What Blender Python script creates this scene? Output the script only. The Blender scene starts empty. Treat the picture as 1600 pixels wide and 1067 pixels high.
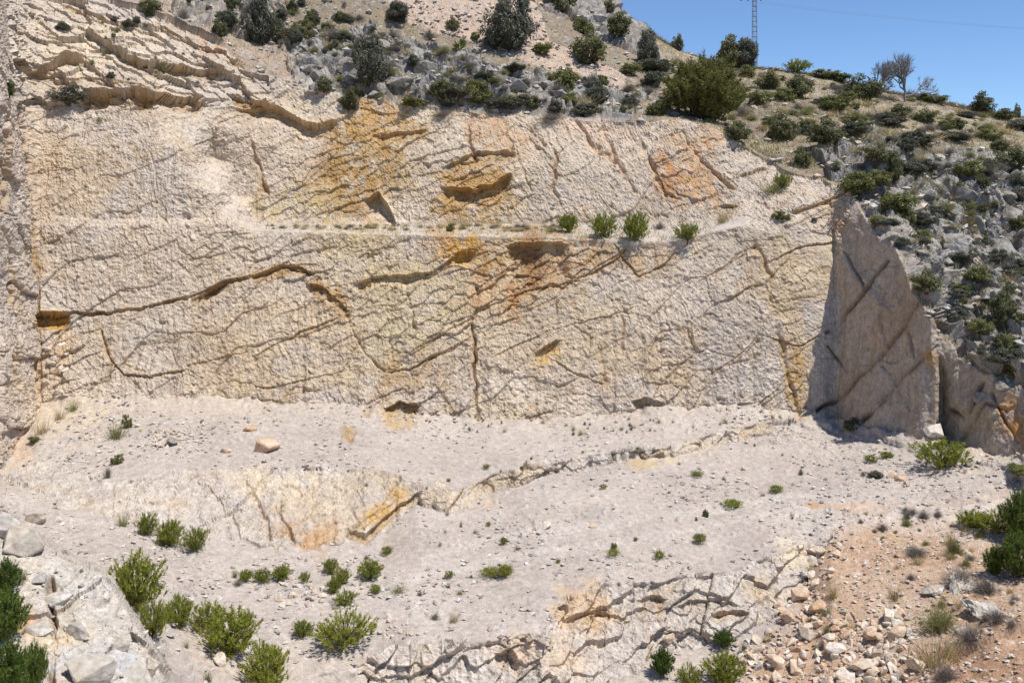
import bpy, math, random
import numpy as np
from mathutils import Vector, Matrix

rng = np.random.default_rng(7)
random.seed(7)
SC = bpy.context.scene
COLL = SC.collection
R = math.radians

# ------------------------------------------------------------------ camera, sky, sun, exposure
F = 1570.0            # focal length in photo pixels (photo 1600 wide)
HY = 320.0            # photo row of eye level
cam_d = bpy.data.cameras.new('camera')
cam = bpy.data.objects.new('camera', cam_d)
COLL.objects.link(cam)
cam.location = (0, 0, 0)
cam.rotation_euler = (R(90), 0, 0)
cam_d.sensor_width = 36.0
cam_d.lens = 36.0 * F / 1600.0
cam_d.shift_y = -(533.5 - HY) / 1600.0
cam_d.clip_start = 0.1
cam_d.clip_end = 6000
SC.camera = cam

SUN_EL, SUN_AZ = R(67), R(118)          # azimuth from +Y towards +X
world = bpy.data.worlds.new('World')
SC.world = world
world.use_nodes = True
wn = world.node_tree
for n in list(wn.nodes):
    wn.nodes.remove(n)
sky = wn.nodes.new('ShaderNodeTexSky')
sky.sky_type = 'NISHITA'
sky.sun_disc = False
sky.sun_elevation = SUN_EL
sky.sun_rotation = SUN_AZ
sky.altitude = 300
sky.air_density = 0.74
sky.dust_density = 0.0
sky.ozone_density = 7.5
bg = wn.nodes.new('ShaderNodeBackground')
bg.inputs['Strength'].default_value = 0.135
wo = wn.nodes.new('ShaderNodeOutputWorld')
wn.links.new(sky.outputs[0], bg.inputs['Color'])
wn.links.new(bg.outputs[0], wo.inputs['Surface'])

sun_d = bpy.data.lights.new('sun', 'SUN')
sun_d.energy = 4.9
sun_d.angle = R(0.5)
sun_d.color = (1.0, 0.955, 0.89)
sun = bpy.data.objects.new('sun', sun_d)
COLL.objects.link(sun)
sdir = Vector((math.sin(SUN_AZ) * math.cos(SUN_EL), math.cos(SUN_AZ) * math.cos(SUN_EL), math.sin(SUN_EL)))
sun.rotation_euler = sdir.to_track_quat('Z', 'Y').to_euler()
sun.location = (20, 0, 60)

SC.view_settings.view_transform = 'Standard'
SC.view_settings.look = 'None'
SC.view_settings.exposure = 0.15
SC.view_settings.gamma = 1.0
SC.view_settings.use_curve_mapping = False
SC.render.engine = 'CYCLES'
SC.cycles.max_bounces = 5
SC.cycles.diffuse_bounces = 3
SC.cycles.transparent_max_bounces = 4

# ------------------------------------------------------------------ numpy noise
TS = 64
TAB = rng.random((5, TS, TS, TS)).astype(np.float32)
TABF = TAB.reshape(5, -1)

def vnoise(p, k=0):
    """smooth value noise in -1..1, p (N,3)"""
    p = p.astype(np.float32) + 1000.0
    i = np.floor(p).astype(np.int32)
    f = p - i
    w = f * f * f * (f * (f * 6 - 15) + 10)
    x0 = (i[:, 0] & 63) * 4096; x1 = ((i[:, 0] + 1) & 63) * 4096
    y0 = (i[:, 1] & 63) * 64;   y1 = ((i[:, 1] + 1) & 63) * 64
    z0 = i[:, 2] & 63;          z1 = (i[:, 2] + 1) & 63
    T = TABF[k]
    wx, wy, wz = w[:, 0], w[:, 1], w[:, 2]
    def lz(a, b):
        q = a + b
        v0 = T[q + z0]; v1 = T[q + z1]
        return v0 + (v1 - v0) * wz
    a = lz(x0, y0); b = lz(x0, y1)
    c = lz(x1, y0); d = lz(x1, y1)
    a += (b - a) * wy
    c += (d - c) * wy
    return (a + (c - a) * wx) * 2 - 1

ROT = np.array([[0.0, 0.8, 0.6], [-0.8, 0.36, -0.48], [-0.6, -0.48, 0.64]], np.float32)

def fbm(p, freq, octs=4, gain=0.5, k=0, ridged=False):
    q = (p * freq).astype(np.float32)
    out = np.zeros(len(p), np.float32)
    a, tot = 1.0, 0.0
    for o in range(octs):
        n = vnoise(q, (k + o) % 5)
        if ridged:
            n = 1 - 2 * np.abs(n)
        out += a * n
        tot += a
        a *= gain
        q = (q @ ROT.T) * 2.03 + 17.3
    return out / tot

def worley(p, freq=1.0, jit=0.9):
    """F1, F2, two random values of the nearest cell, and offset vector to its point"""
    q = (p * freq).astype(np.float32) + 1000.0
    i = np.floor(q).astype(np.int32)
    f = q - i
    n = len(q)
    F1 = np.full(n, 9.0, np.float32); F2 = np.full(n, 9.0, np.float32)
    I1 = np.zeros(n, np.int32)
    V = np.zeros((n, 3), np.float32)
    for dx in (-1, 0, 1):
        for dy in (-1, 0, 1):
            for dz in (-1, 0, 1):
                idx = ((i[:, 0] + dx) & 63) * 4096 + ((i[:, 1] + dy) & 63) * 64 + ((i[:, 2] + dz) & 63)
                ax = dx + 0.5 + jit * (TABF[0][idx] - 0.5) - f[:, 0]
                ay = dy + 0.5 + jit * (TABF[1][idx] - 0.5) - f[:, 1]
                az = dz + 0.5 + jit * (TABF[2][idx] - 0.5) - f[:, 2]
                d = ax * ax + ay * ay + az * az
                near = d < F1
                F2 = np.where(near, F1, np.minimum(F2, d))
                I1 = np.where(near, idx, I1)
                V[near, 0] = ax[near]; V[near, 1] = ay[near]; V[near, 2] = az[near]
                F1 = np.where(near, d, F1)
    return np.sqrt(F1), np.sqrt(F2), TABF[3][I1], TABF[4][I1], V

def sstep(a, b, x):
    t = np.clip((x - a) / (b - a), 0, 1)
    return t * t * (3 - 2 * t)

# ------------------------------------------------------------------ materials
def nodes_of(name):
    m = bpy.data.materials.new(name)
    m.use_nodes = True
    nt = m.node_tree
    for n in list(nt.nodes):
        nt.nodes.remove(n)
    out = nt.nodes.new('ShaderNodeOutputMaterial')
    return m, nt, out

def N(nt, t, **kw):
    n = nt.nodes.new(t)
    for k, v in kw.items():
        setattr(n, k, v)
    return n

def ramp(nt, src, pts):
    r = N(nt, 'ShaderNodeValToRGB')
    cr = r.color_ramp
    while len(cr.elements) < len(pts):
        cr.elements.new(0.5)
    for e, (p, c) in zip(cr.elements, pts):
        e.position = p
        e.color = (c[0], c[1], c[2], 1) if hasattr(c, '__len__') else (c, c, c, 1)
    nt.links.new(src, r.inputs[0])
    return r.outputs[0]

def mul(nt, a, b, fac=1.0):
    m = N(nt, 'ShaderNodeMix', data_type='RGBA', blend_type='MULTIPLY')
    m.inputs[0].default_value = fac
    nt.links.new(a, m.inputs[6]); nt.links.new(b, m.inputs[7])
    return m.outputs[2]

def mixc(nt, fac, a, b):
    m = N(nt, 'ShaderNodeMix', data_type='RGBA')
    nt.links.new(fac, m.inputs[0])
    for s, i in ((a, 6), (b, 7)):
        if hasattr(s, '__len__'):
            m.inputs[i].default_value = (*s, 1)
        else:
            nt.links.new(s, m.inputs[i])
    return m.outputs[2]

def ground_material(name, contrast=0.3, bump=0.5, scale=1.0, dist=0.06, scored=False):
    m, nt, out = nodes_of(name)
    b = N(nt, 'ShaderNodeBsdfPrincipled')
    b.inputs['Roughness'].default_value = 0.95
    b.inputs['Specular IOR Level'].default_value = 0.15
    at = N(nt, 'ShaderNodeAttribute', attribute_name='Col')
    tc = N(nt, 'ShaderNodeTexCoord')
    n1 = N(nt, 'ShaderNodeTexNoise'); n1.inputs['Scale'].default_value = 9 * scale
    n1.inputs['Detail'].default_value = 6; n1.inputs['Roughness'].default_value = 0.65
    n2 = N(nt, 'ShaderNodeTexNoise'); n2.inputs['Scale'].default_value = 2.2 * scale
    n2.inputs['Detail'].default_value = 5
    for n in (n1, n2):
        nt.links.new(tc.outputs['Object'], n.inputs['Vector'])
    c1 = ramp(nt, n1.outputs[0], [(0.25, 1 - contrast * 1.25), (0.5, 1.0), (0.75, 1 + contrast * 0.75)])
    c2 = ramp(nt, n2.outputs[0], [(0.3, 1 - contrast * 0.5), (0.7, 1 + contrast * 0.4)])
    col = mul(nt, mul(nt, at.outputs['Color'], c1), c2)
    nt.links.new(col, b.inputs['Base Color'])
    v = N(nt, 'ShaderNodeTexVoronoi'); v.inputs['Scale'].default_value = 7 * scale
    nt.links.new(tc.outputs['Object'], v.inputs['Vector'])
    ad = N(nt, 'ShaderNodeMath', operation='MULTIPLY_ADD')
    ad.inputs[1].default_value = 0.6
    nt.links.new(v.outputs['Distance'], ad.inputs[0]); nt.links.new(n1.outputs[0], ad.inputs[2])
    hsrc = ad.outputs[0]
    if scored:
        mp = N(nt, 'ShaderNodeMapping'); mp.inputs['Scale'].default_value = (9.0, 5.0, 1.3)
        mp.inputs['Rotation'].default_value = (0, R(9), 0)
        nt.links.new(tc.outputs['Object'], mp.inputs['Vector'])
        n3 = N(nt, 'ShaderNodeTexNoise'); n3.inputs['Scale'].default_value = 1.0
        n3.inputs['Detail'].default_value = 4; n3.inputs['Roughness'].default_value = 0.6
        nt.links.new(mp.outputs[0], n3.inputs['Vector'])
        a3 = N(nt, 'ShaderNodeMath', operation='MULTIPLY_ADD'); a3.inputs[1].default_value = 1.5
        nt.links.new(n3.outputs[0], a3.inputs[0]); nt.links.new(hsrc, a3.inputs[2])
        hsrc = a3.outputs[0]
        c3 = ramp(nt, n3.outputs[0], [(0.3, (.82, .80, .77)), (0.5, (1, 1, 1)), (0.7, (1.1, 1.1, 1.1))])
        nt.links.new(mul(nt, col, c3), b.inputs['Base Color'])
    bp = N(nt, 'ShaderNodeBump'); bp.inputs['Strength'].default_value = bump
    bp.inputs['Distance'].default_value = dist
    nt.links.new(hsrc, bp.inputs['Height'])
    nt.links.new(bp.outputs[0], b.inputs['Normal'])
    nt.links.new(b.outputs[0], out.inputs[0])
    return m

def rock_material(name, cols, spread=0.35, bump=0.6, scale=5.0):
    """loose stone: tint differs per stone (object random), mottled by noise"""
    m, nt, out = nodes_of(name)
    b = N(nt, 'ShaderNodeBsdfPrincipled')
    b.inputs['Roughness'].default_value = 0.9
    b.inputs['Specular IOR Level'].default_value = 0.2
    oi = N(nt, 'ShaderNodeObjectInfo')
    tc = N(nt, 'ShaderNodeTexCoord')
    step = [(i / max(1, len(cols) - 1), c) for i, c in enumerate(cols)]
    base = ramp(nt, oi.outputs['Random'], step)
    n1 = N(nt, 'ShaderNodeTexNoise'); n1.inputs['Scale'].default_value = scale
    n1.inputs['Detail'].default_value = 7; n1.inputs['Roughness'].default_value = 0.6
    n2 = N(nt, 'ShaderNodeTexNoise'); n2.inputs['Scale'].default_value = scale * 0.3
    n2.inputs['Detail'].default_value = 4
    for n in (n1, n2):
        nt.links.new(tc.outputs['Object'], n.inputs['Vector'])
    c1 = ramp(nt, n1.outputs[0], [(0.28, 1 - spread), (0.5, 1.0), (0.72, 1 + spread * 0.6)])
    c2 = ramp(nt, n2.outputs[0], [(0.35, (1 - spread * 0.6, 1 - spread * 0.75, 1 - spread * 0.95)), (0.6, (1.05, 1.05, 1.05))])
    nt.links.new(mul(nt, mul(nt, base, c1), c2), b.inputs['Base Color'])
    bp = N(nt, 'ShaderNodeBump'); bp.inputs['Strength'].default_value = bump
    bp.inputs['Distance'].default_value = 0.06
    nt.links.new(n1.outputs[0], bp.inputs['Height'])
    nt.links.new(bp.outputs[0], b.inputs['Normal'])
    nt.links.new(b.outputs[0], out.inputs[0])
    return m

def leaf_material(name, dark, light, trans=0.25, rough=0.6):
    m, nt, out = nodes_of(name)
    b = N(nt, 'ShaderNodeBsdfPrincipled')
    b.inputs['Roughness'].default_value = rough
    b.inputs['Specular IOR Level'].default_value = 0.3
    t = N(nt, 'ShaderNodeBsdfTranslucent')
    g = N(nt, 'ShaderNodeNewGeometry')
    oi = N(nt, 'ShaderNodeObjectInfo')
    a = N(nt, 'ShaderNodeMath', operation='MULTIPLY_ADD')
    a.inputs[1].default_value = 0.55
    a2 = N(nt, 'ShaderNodeMath', operation='MULTIPLY'); a2.inputs[1].default_value = 0.45
    nt.links.new(oi.outputs['Random'], a2.inputs[0])
    nt.links.new(g.outputs['Random Per Island'], a.inputs[0]); nt.links.new(a2.outputs[0], a.inputs[2])
    c = ramp(nt, a.outputs[0], [(0.0, dark), (1.0, light)])
    nt.links.new(c, b.inputs['Base Color']); nt.links.new(c, t.inputs['Color'])
    mx = N(nt, 'ShaderNodeMixShader'); mx.inputs[0].default_value = trans
    nt.links.new(b.outputs[0], mx.inputs[1]); nt.links.new(t.outputs[0], mx.inputs[2])
    nt.links.new(mx.outputs[0], out.inputs[0])
    return m

def plain_material(name, col, rough=0.7, metal=0.0, nscale=20, spread=0.2):
    m, nt, out = nodes_of(name)
    b = N(nt, 'ShaderNodeBsdfPrincipled')
    b.inputs['Roughness'].default_value = rough
    b.inputs['Metallic'].default_value = metal
    tc = N(nt, 'ShaderNodeTexCoord')
    n1 = N(nt, 'ShaderNodeTexNoise'); n1.inputs['Scale'].default_value = nscale
    n1.inputs['Detail'].default_value = 4
    nt.links.new(tc.outputs['Object'], n1.inputs['Vector'])
    c = ramp(nt, n1.outputs[0], [(0.3, tuple(x * (1 - spread) for x in col)), (0.7, tuple(min(1, x * (1 + spread)) for x in col))])
    nt.links.new(c, b.inputs['Base Color'])
    nt.links.new(b.outputs[0], out.inputs[0])
    return m

M_FACE = ground_material('cut_limestone', 0.24, 0.7, 1.0, 0.06, scored=True)
M_HILL = ground_material('weathered_hillside', 0.35, 0.6, 1.3, 0.06)
M_FLOOR = ground_material('quarry_gravel', 0.30, 0.6, 2.0, 0.04)
M_EARTH = ground_material('red_earth', 0.30, 0.6, 2.0, 0.04)
M_CREAM = rock_material('cream_stone', [(.62, .54, .44), (.60, .49, .37), (.66, .60, .52), (.60, .46, .33), (.68, .63, .56), (.63, .54, .43)], 0.28)
M_ORANGE = rock_material('orange_stone', [(.56, .38, .25), (.62, .49, .37)], 0.3)
M_GREY = rock_material('grey_limestone', [(.31, .288, .262), (.37, .345, .31), (.265, .25, .232), (.35, .315, .27)], 0.50, 1.0, 3.5)
M_PALE = rock_material('pale_limestone', [(.48, .445, .39), (.38, .37, .355), (.53, .48, .41), (.45, .39, .31)], 0.35, 0.7, 3.0)
M_PINE = leaf_material('pine_needles', (.15, .18, .02), (.37, .39, .06), 0.35)
M_PINED = leaf_material('dark_pine_needles', (.06, .10, .016), (.17, .23, .04), 0.3)
M_PINE2 = leaf_material('tall_pine_needles', (.10, .11, .03), (.25, .245, .075), 0.35)
M_DARK = leaf_material('dark_evergreen_leaves', (.09, .10, .045), (.25, .245, .115), 0.42)
M_MID = leaf_material('mid_green_leaves', (.10, .115, .033), (.28, .28, .10), 0.38)
M_OLIVE = leaf_material('grey_green_leaves', (.085, .09, .06), (.19, .185, .135), 0.25)
M_DRY = leaf_material('dry_twigs', (.14, .12, .10), (.32, .28, .24), 0.1)
M_TWIG = leaf_material('grey_twigs', (.17, .16, .155), (.34, .325, .31), 0.1)
M_STRAW = leaf_material('straw_grass', (.30, .23, .10), (.55, .45, .25), 0.3)
M_OLGRASS = leaf_material('olive_grass', (.14, .15, .05), (.36, .34, .15), 0.3)
M_BARK = plain_material('bark', (.10, .075, .055), 0.9)
M_STEEL = plain_material('galvanised_steel', (.20, .205, .215), 0.6, 0.2)
M_INSUL = plain_material('insulator_glaze', (.06, .05, .05), 0.3)

# ------------------------------------------------------------------ object helpers
def tag(o, label=None, cat=None, group=None, kind=None):
    if label: o['label'] = label
    if cat: o['category'] = cat
    if group: o['group'] = group
    if kind: o['kind'] = kind
    return o

def link(name, data, parent=None):
    o = bpy.data.objects.new(name, data)
    COLL.objects.link(o)
    if parent: o.parent = parent
    return o

def np_mesh(name, verts, faces, mat, cols=None, smooth=True):
    """faces: (n,k) int array, all of k corners"""
    me = bpy.data.meshes.new(name)
    nv, (nf, k) = len(verts), faces.shape
    me.vertices.add(nv)
    me.vertices.foreach_set('co', np.ascontiguousarray(verts, np.float32).ravel())
    me.loops.add(nf * k)
    me.loops.foreach_set('vertex_index', np.ascontiguousarray(faces, np.int32).ravel())
    me.polygons.add(nf)
    me.polygons.foreach_set('loop_start', np.arange(0, nf * k, k, dtype=np.int32))
    me.polygons.foreach_set('loop_total', np.full(nf, k, np.int32))
    me.polygons.foreach_set('use_smooth', np.full(nf, smooth, bool))
    me.update(calc_edges=True)
    if cols is not None:
        ca = me.color_attributes.new('Col', 'FLOAT_COLOR', 'POINT')
        c4 = np.ones((nv, 4), np.float32); c4[:, :3] = cols
        ca.data.foreach_set('color', c4.ravel())
    me.materials.append(mat)
    return me

# ------------------------------------------------------------------ terrain: profile lines of the quarry
# each line: (azimuth column, elevation row, distance in metres); columns and rows in photo units of the 35 mm lens
LINES = [
 # ridge
 [(-600,-250,75),(0,-220,95),(500,-200,100),(800,-140,104),(900,-60,104),(945,0,103),(985,28,101),(1030,62,100),(1060,80,100),(1110,97,100),(1160,105,100),(1190,108,99),(1230,112,98),(1300,122,97),(1350,140,96),(1400,147,95),(1450,156,94),(1500,168,93),(1550,178,92),(1600,186,92),(1800,215,90),(2200,280,85)],
 # brow of the hill
 [(-600,-80,45),(0,-60,72),(200,-40,74),(400,40,74),(600,80,74),(800,110,75),(1000,150,75),(1150,195,70),(1300,212,68),(1400,235,66),(1500,262,64),(1600,290,62),(2200,400,55)],
 # rim of the cut
 [(-600,-60,28),(-300,-50,36),(0,-30,49.5),(14,-30,60),(60,-40,66),(120,-20,67),(230,10,67),(340,55,67),(385,110,66),(470,130,66),(540,150,66),(640,165,66),(730,175,66),(830,183,66),(960,190,65.5),(1060,190,65),(1110,200,64.5),(1160,225,64),(1200,250,62.5),(1240,270,61),(1326,294,58.4),(1340,318,56.9),(1352,342,55.0),(1372,368,53.2),(1400,388,51.7),(1425,450,50),(1455,505,48.7),(1480,535,49),(1500,560,48.8),(1550,590,46.8),(1600,612,45.6),(1800,700,38),(2200,800,30)],
 # middle of the upper face
 [(-600,100,28),(-300,110,36),(0,120,49.5),(35,130,58.8),(60,150,60),(130,150,60.5),(200,160,60.3),(248,163,60.6),(276,168,62.2),(380,215,62.9),(470,235,63.5),(600,250,63.5),(800,260,63.3),(1000,270,63),(1100,290,62),(1160,300,60.5),(1240,310,58.7),(1316,331,57.6),(1330,346,56.2),(1345,362,54.8),(1370,400,52.7),(1400,430,51.3),(1425,480,49.8),(1455,540,48.5),(1480,565,49),(1500,595,48.6),(1550,620,46.6),(1600,640,45.4),(1800,730,37.8),(2200,840,29.8)],
 # back of the ledge
 [(-600,250,28),(0,260,49.5),(45,300,57),(60,340,57.3),(368,343,57.8),(395,350,61.2),(600,352,61.8),(880,352,61.6),(1000,349,61),(1060,349,60.3),(1120,348,59),(1165,343,58),(1240,350,57.2),(1305,372,57.2),(1312,376,56.5),(1345,410,54.2),(1370,440,52.4),(1400,470,50.7),(1425,515,49.5),(1460,575,48.3),(1470,580,49.6),(1500,620,48.3),(1550,640,46.3),(1600,660,45.2),(1800,750,37.6),(2200,870,29.6)],
 # front of the ledge
 [(-600,300,28),(0,300,49.5),(50,350,56.5),(60,355,56.8),(368,350,57.4),(395,360,57.4),(600,365,57.2),(880,370,57.1),(1000,377,57.2),(1060,375,57.2),(1120,358,57.4),(1165,352,57.3),(1240,380,56.7),(1306,406,56.5),(1313,411,55.8),(1340,440,53.7),(1370,470,51.5),(1400,500,50.5),(1425,545,49.3),(1440,560,49),(1464,590,48.4),(1470,595,49.6),(1500,640,48.1),(1550,655,46.2),(1600,675,45),(1800,770,37.5),(2200,890,29.5)],
 # middle of the lower face
 [(-600,450,28),(0,480,49.5),(55,490,54.8),(100,492,55.3),(500,500,55.3),(743,500,55.3),(1000,500,55.2),(1200,500,55),(1309,510,55.1),(1316,513,54.5),(1345,540,52.5),(1370,560,51.2),(1400,580,50.1),(1440,630,48.6),(1464,635,48.2),(1469,637,49.8),(1500,675,48),(1550,690,45.9),(1600,700,44.7),(1800,790,37.2),(2200,910,29.2)],
 # foot of the faces
 [(-600,800,25),(-300,760,34),(0,738,46.5),(25,712,49),(50,662,52),(62,640,53),(130,630,53.2),(250,625,53.3),(400,630,53.3),(520,640,53.2),(650,650,53),(745,662,52.8),(900,655,53),(1050,645,53.5),(1170,640,53.7),(1240,648,53.6),(1306,660,53.3),(1313,663,52.7),(1345,672,50.9),(1400,682,49.2),(1440,689,48.2),(1464,692,47.9),(1469,691,49.5),(1520,704,46.9),(1560,712,45.6),(1600,720,44.5),(1800,810,37),(2200,930,29)],
 # lip of the middle step
 [(-600,830,19.9),(0,748,45.5),(60,728,46.5),(100,738,45.5),(194,749,44),(312,739,44.2),(451,728,44.5),(513,728,44.5),(580,735,44),(650,755,43.5),(720,765,43.5),(765,742,45.3),(860,722,46.7),(965,702,48),(1050,692,48.7),(1200,658,52.1),(1240,658,52.9),(1312,671,51.9),(1345,680,50.3),(1400,695,48.3),(1450,705,47),(1600,735,43.5),(1800,830,36.5),(2200,950,28.5)],
 # foot of the middle step
 [(-600,835,19.8),(0,754,45),(60,770,42.6),(100,800,39.8),(194,815,39.9),(300,832,39.7),(430,858,39),(530,855,39.5),(600,835,41),(650,790,43.2),(720,800,42.6),(765,768,45),(860,742,46.5),(965,724,47.8),(1050,714,48.2),(1200,677,51.7),(1240,667,52.3),(1312,680,51.2),(1345,687,49.9),(1400,702,48),(1450,712,46.7),(1600,742,43.2),(1800,840,36.3),(2200,960,28.3)],
 # lip of the lower step / ground just behind the outcrop
 [(-600,840,19.7),(0,800,38),(60,838,36),(110,868,34),(150,885,32),(175,902,30.8),(215,966,29.3),(262,1048,28),(300,1080,27.8),(400,1078,29.5),(560,1035,31),(620,1010,31.8),(700,1008,31.9),(760,998,32),(850,985,32.2),(880,932,34.7),(930,912,35.3),(1050,900,35.6),(1130,890,36),(1200,868,37),(1268,845,38.2),(1300,830,38.7),(1400,792,41),(1440,783,41.4),(1500,763,42.2),(1590,745,43),(1800,850,36),(2200,975,28)],
 # foot of the lower step / edge of the outcrop
 [(-600,845,19),(0,808,24.5),(60,846,24),(110,875,23.5),(150,891,23),(175,908,22.6),(215,973,21.6),(262,1056,20.6),(300,1095,25),(400,1095,29),(560,1085,30.6),(620,1080,31),(760,1080,31),(850,1075,31.5),(950,1065,32.3),(1000,1040,33),(1050,1010,34),(1150,1000,34),(1220,955,35),(1270,895,37.2),(1300,850,38),(1400,810,40.2),(1440,822,39.6),(1500,800,41),(1590,785,41.8),(1800,900,34),(2200,1010,27)],
 # bottom of the frame
 [(-600,1110,14),(0,1110,17.5),(150,1110,18.5),(262,1110,20),(300,1115,27),(400,1115,29),(560,1115,30),(760,1115,30),(950,1115,31),(1150,1110,31),(1250,1110,30),(1350,1110,29),(1450,1110,27),(1550,1110,25.5),(1600,1110,25),(1800,1110,23),(2200,1120,20)],
 # towards the viewpoint
 [(-600,1600,9),(0,1600,11),(262,1600,12.5),(400,1600,18),(950,1600,19),(1450,1600,16.5),(2200,1600,13)],
]
STEP = 1.6
cx = np.concatenate([np.linspace(-600, 0, 70)[:-1], np.arange(0, 1600.01, STEP), np.linspace(1600, 2200, 70)[1:]])
NC = len(cx)
LY, LI = [], []
for ln in LINES:
    a = np.array(ln, float)
    LY.append(np.interp(cx, a[:, 0], a[:, 1]))
    LI.append(np.interp(cx, a[:, 0], 1.0 / a[:, 2]))
LY, LI = np.array(LY), np.array(LI)
off = np.interp(cx, [1313, 1440, 1466, 1600, 1900], [0, -0.9, -0.9, -0.8, 0])
lean = np.interp(cx, [1325, 1395, 1425, 1470, 1600], [0, -.4, -.4, -.3, 0])
for k in range(2, 10):
    LI[k] = 1.0 / (1.0 / LI[k] + off + lean * {2: 1.0, 3: .8, 4: .6, 5: .4, 6: .2}.get(k, 0))
jg = np.stack([cx / 16, cx * 0 + 8.8, cx * 0], 1)
fin = np.clip((cx - 1375) / 20, 0, 1)
LY[2] += fin * (7 * vnoise(jg) + 4 * vnoise(jg * 2.6, 1))
o1 = np.stack([cx / 55, cx * 0 + 3.3, cx * 0], 1)
inr = np.clip((cx - 60) / 120, 0, 1)
oldY, oldI = LY.copy(), LI.copy()
for k in range(1, len(LINES)):
    oldY[k] = np.maximum(oldY[k], oldY[k - 1] + 1.0)
LY = oldY.copy()
for k, am in ((7, 3.0), (8, 7.0), (9, 9.0), (10, 7.0), (11, 9.0)):
    zz = o1 + np.array([0, k * (1.7 if k > 9 else .9), 0])
    gap = np.clip((oldY[min(k + 1, 13)] - oldY[k - 1]) / 60, 0.1, 1)
    LY[k] += am * (np.clip((cx - 570) / 80, 0, 1) if k > 9 else inr) * gap * (.5 * vnoise(zz) + .35 * vnoise(zz * 2.7, 1) + .3 * vnoise(zz * 7.3, 2))
    LY[k] = np.maximum(LY[k], LY[k - 1] + 1.0)
for k in range(1, len(LINES)):
    LY[k] = np.maximum(LY[k], LY[k - 1] + 1.0)
for k, (a_, b_) in {7: (7, 8), 8: (7, 8), 9: (9, 10), 10: (9, 10), 11: (11, 12)}.items():     # lips and feet slide along the floor they belong to
    slope = (oldI[b_] - oldI[a_]) / np.maximum(oldY[b_] - oldY[a_], 6.0)
    LI[k] = oldI[k] + (LY[k] - oldY[k]) * slope
for k in range(1, len(LINES)):
    LY[k] = np.maximum(LY[k], LY[k - 1] + 1.0)
top = LY[0]
vis0 = np.maximum(top, -6.0)
NB, NA, NV, NU = 14, 36, int(1075 / STEP), 34
rows = [top[None, :] + (vis0 - top)[None, :] * (np.arange(NA) / NA)[:, None],
        vis0[None, :] + (1072 - vis0)[None, :] * (np.arange(NV) / NV)[:, None],
        1072 + (1600 - 1072) * ((np.arange(NU + 1) / NU) ** 1.5)[:, None] * np.ones((1, NC))]
GY = np.concatenate(rows, 0)                    # rows x cols
GX = np.broadcast_to(cx[None, :], GY.shape).copy()
# jagged profile lines: a little noise in the row before the lookup
jx = np.stack([GX.ravel() / 34, GY.ravel() / 34, np.zeros(GX.size)], 1)
jit = (vnoise(jx) * 4.0 + vnoise(jx * 3.1, 1) * 2.0).reshape(GY.shape)
GI = np.zeros_like(GY)
JW = np.array([0, 0, .6, .8, .15, .8, .8, 0, .8, 0, .8, 0, 0, 0])     # which parts of the profile are ragged
SEG = np.zeros(GY.shape, np.int8)
XY, XI = [], []
for tt_, f0, f1_ in ((.36, 303, 330), (.70, 340, 364)):
    yy = LY[3] + (LY[4] - LY[3]) * tt_
    ii = LI[3] + (LI[4] - LI[3]) * tt_
    i200, i470 = np.interp(200, cx, ii), np.interp(480, cx, ii)
    w_ = (cx > 200) & (cx < 480)
    ii = np.where(w_, np.interp(cx, [200, f0, f1_, 480], [i200, i200, i470, i470]), ii)
    XY.append(yy); XI.append(ii)
PY_ = np.concatenate([LY[:4], np.array(XY), LY[4:]], 0)
PI_ = np.concatenate([LI[:4], np.array(XI), LI[4:]], 0)
for c in range(NC):
    SEG[:, c] = np.searchsorted(LY[:, c], GY[:, c] + jit[:, c], side='right') - 1
    s0 = np.clip(SEG[:, c], 0, len(LINES) - 1)
    GI[:, c] = np.interp(GY[:, c] + jit[:, c] * JW[s0], PY_[:, c], PI_[:, c])
def blur(a, r, axis):
    k = 2 * r + 1
    p = [(0, 0), (0, 0)]; p[axis] = (r + 1, r)
    s = np.cumsum(np.pad(a, p, mode='edge'), axis)
    return (s[k:] - s[:-k]) / k if axis == 0 else (s[:, k:] - s[:, :-k]) / k
GI = blur(blur(GI, 1, 0), 1, 1)
GD = 1.0 / GI
P = np.stack([(GX - 800) / F * GD, GD, (HY - GY) / F * GD], -1)
# the ground beyond the ridge: falls away behind the crest
t = (np.arange(NB, 0, -1) / NB)[:, None]
Pb = np.empty((NB, NC, 3))
Pb[..., 0] = P[0, :, 0] * (1 + 0.5 * t)
Pb[..., 1] = P[0, :, 1] * (1 + 0.5 * t)
Pb[..., 2] = P[0, :, 2] - 3.0 * t - 16 * t * t
P = np.concatenate([Pb, P], 0)
GX = np.concatenate([np.broadcast_to(cx, (NB, NC)), GX], 0)
GY = np.concatenate([np.broadcast_to(top, (NB, NC)) - 2 - 4 * t, GY], 0)
SEG = np.concatenate([np.zeros((NB, NC), np.int8), SEG], 0)
NR = P.shape[0]
# smooth normals of the undisturbed ground
Ps = np.stack([blur(blur(P[..., i], 4, 0), 4, 1) for i in range(3)], -1)
dr = np.gradient(Ps, axis=0); dc = np.gradient(Ps, axis=1)
NRM = np.cross(dr, dc)
NRM /= np.linalg.norm(NRM, axis=-1, keepdims=True) + 1e-9
flip = (NRM * P).sum(-1) > 0
flip[:NB] = NRM[:NB, :, 2] < 0
NRM[flip] *= -1
PF, NF = P.reshape(-1, 3), NRM.reshape(-1, 3)
X, Y = GX.ravel(), GY.ravel()              # photo columns and rows
S = SEG.ravel().astype(int)
n = len(PF)

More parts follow.
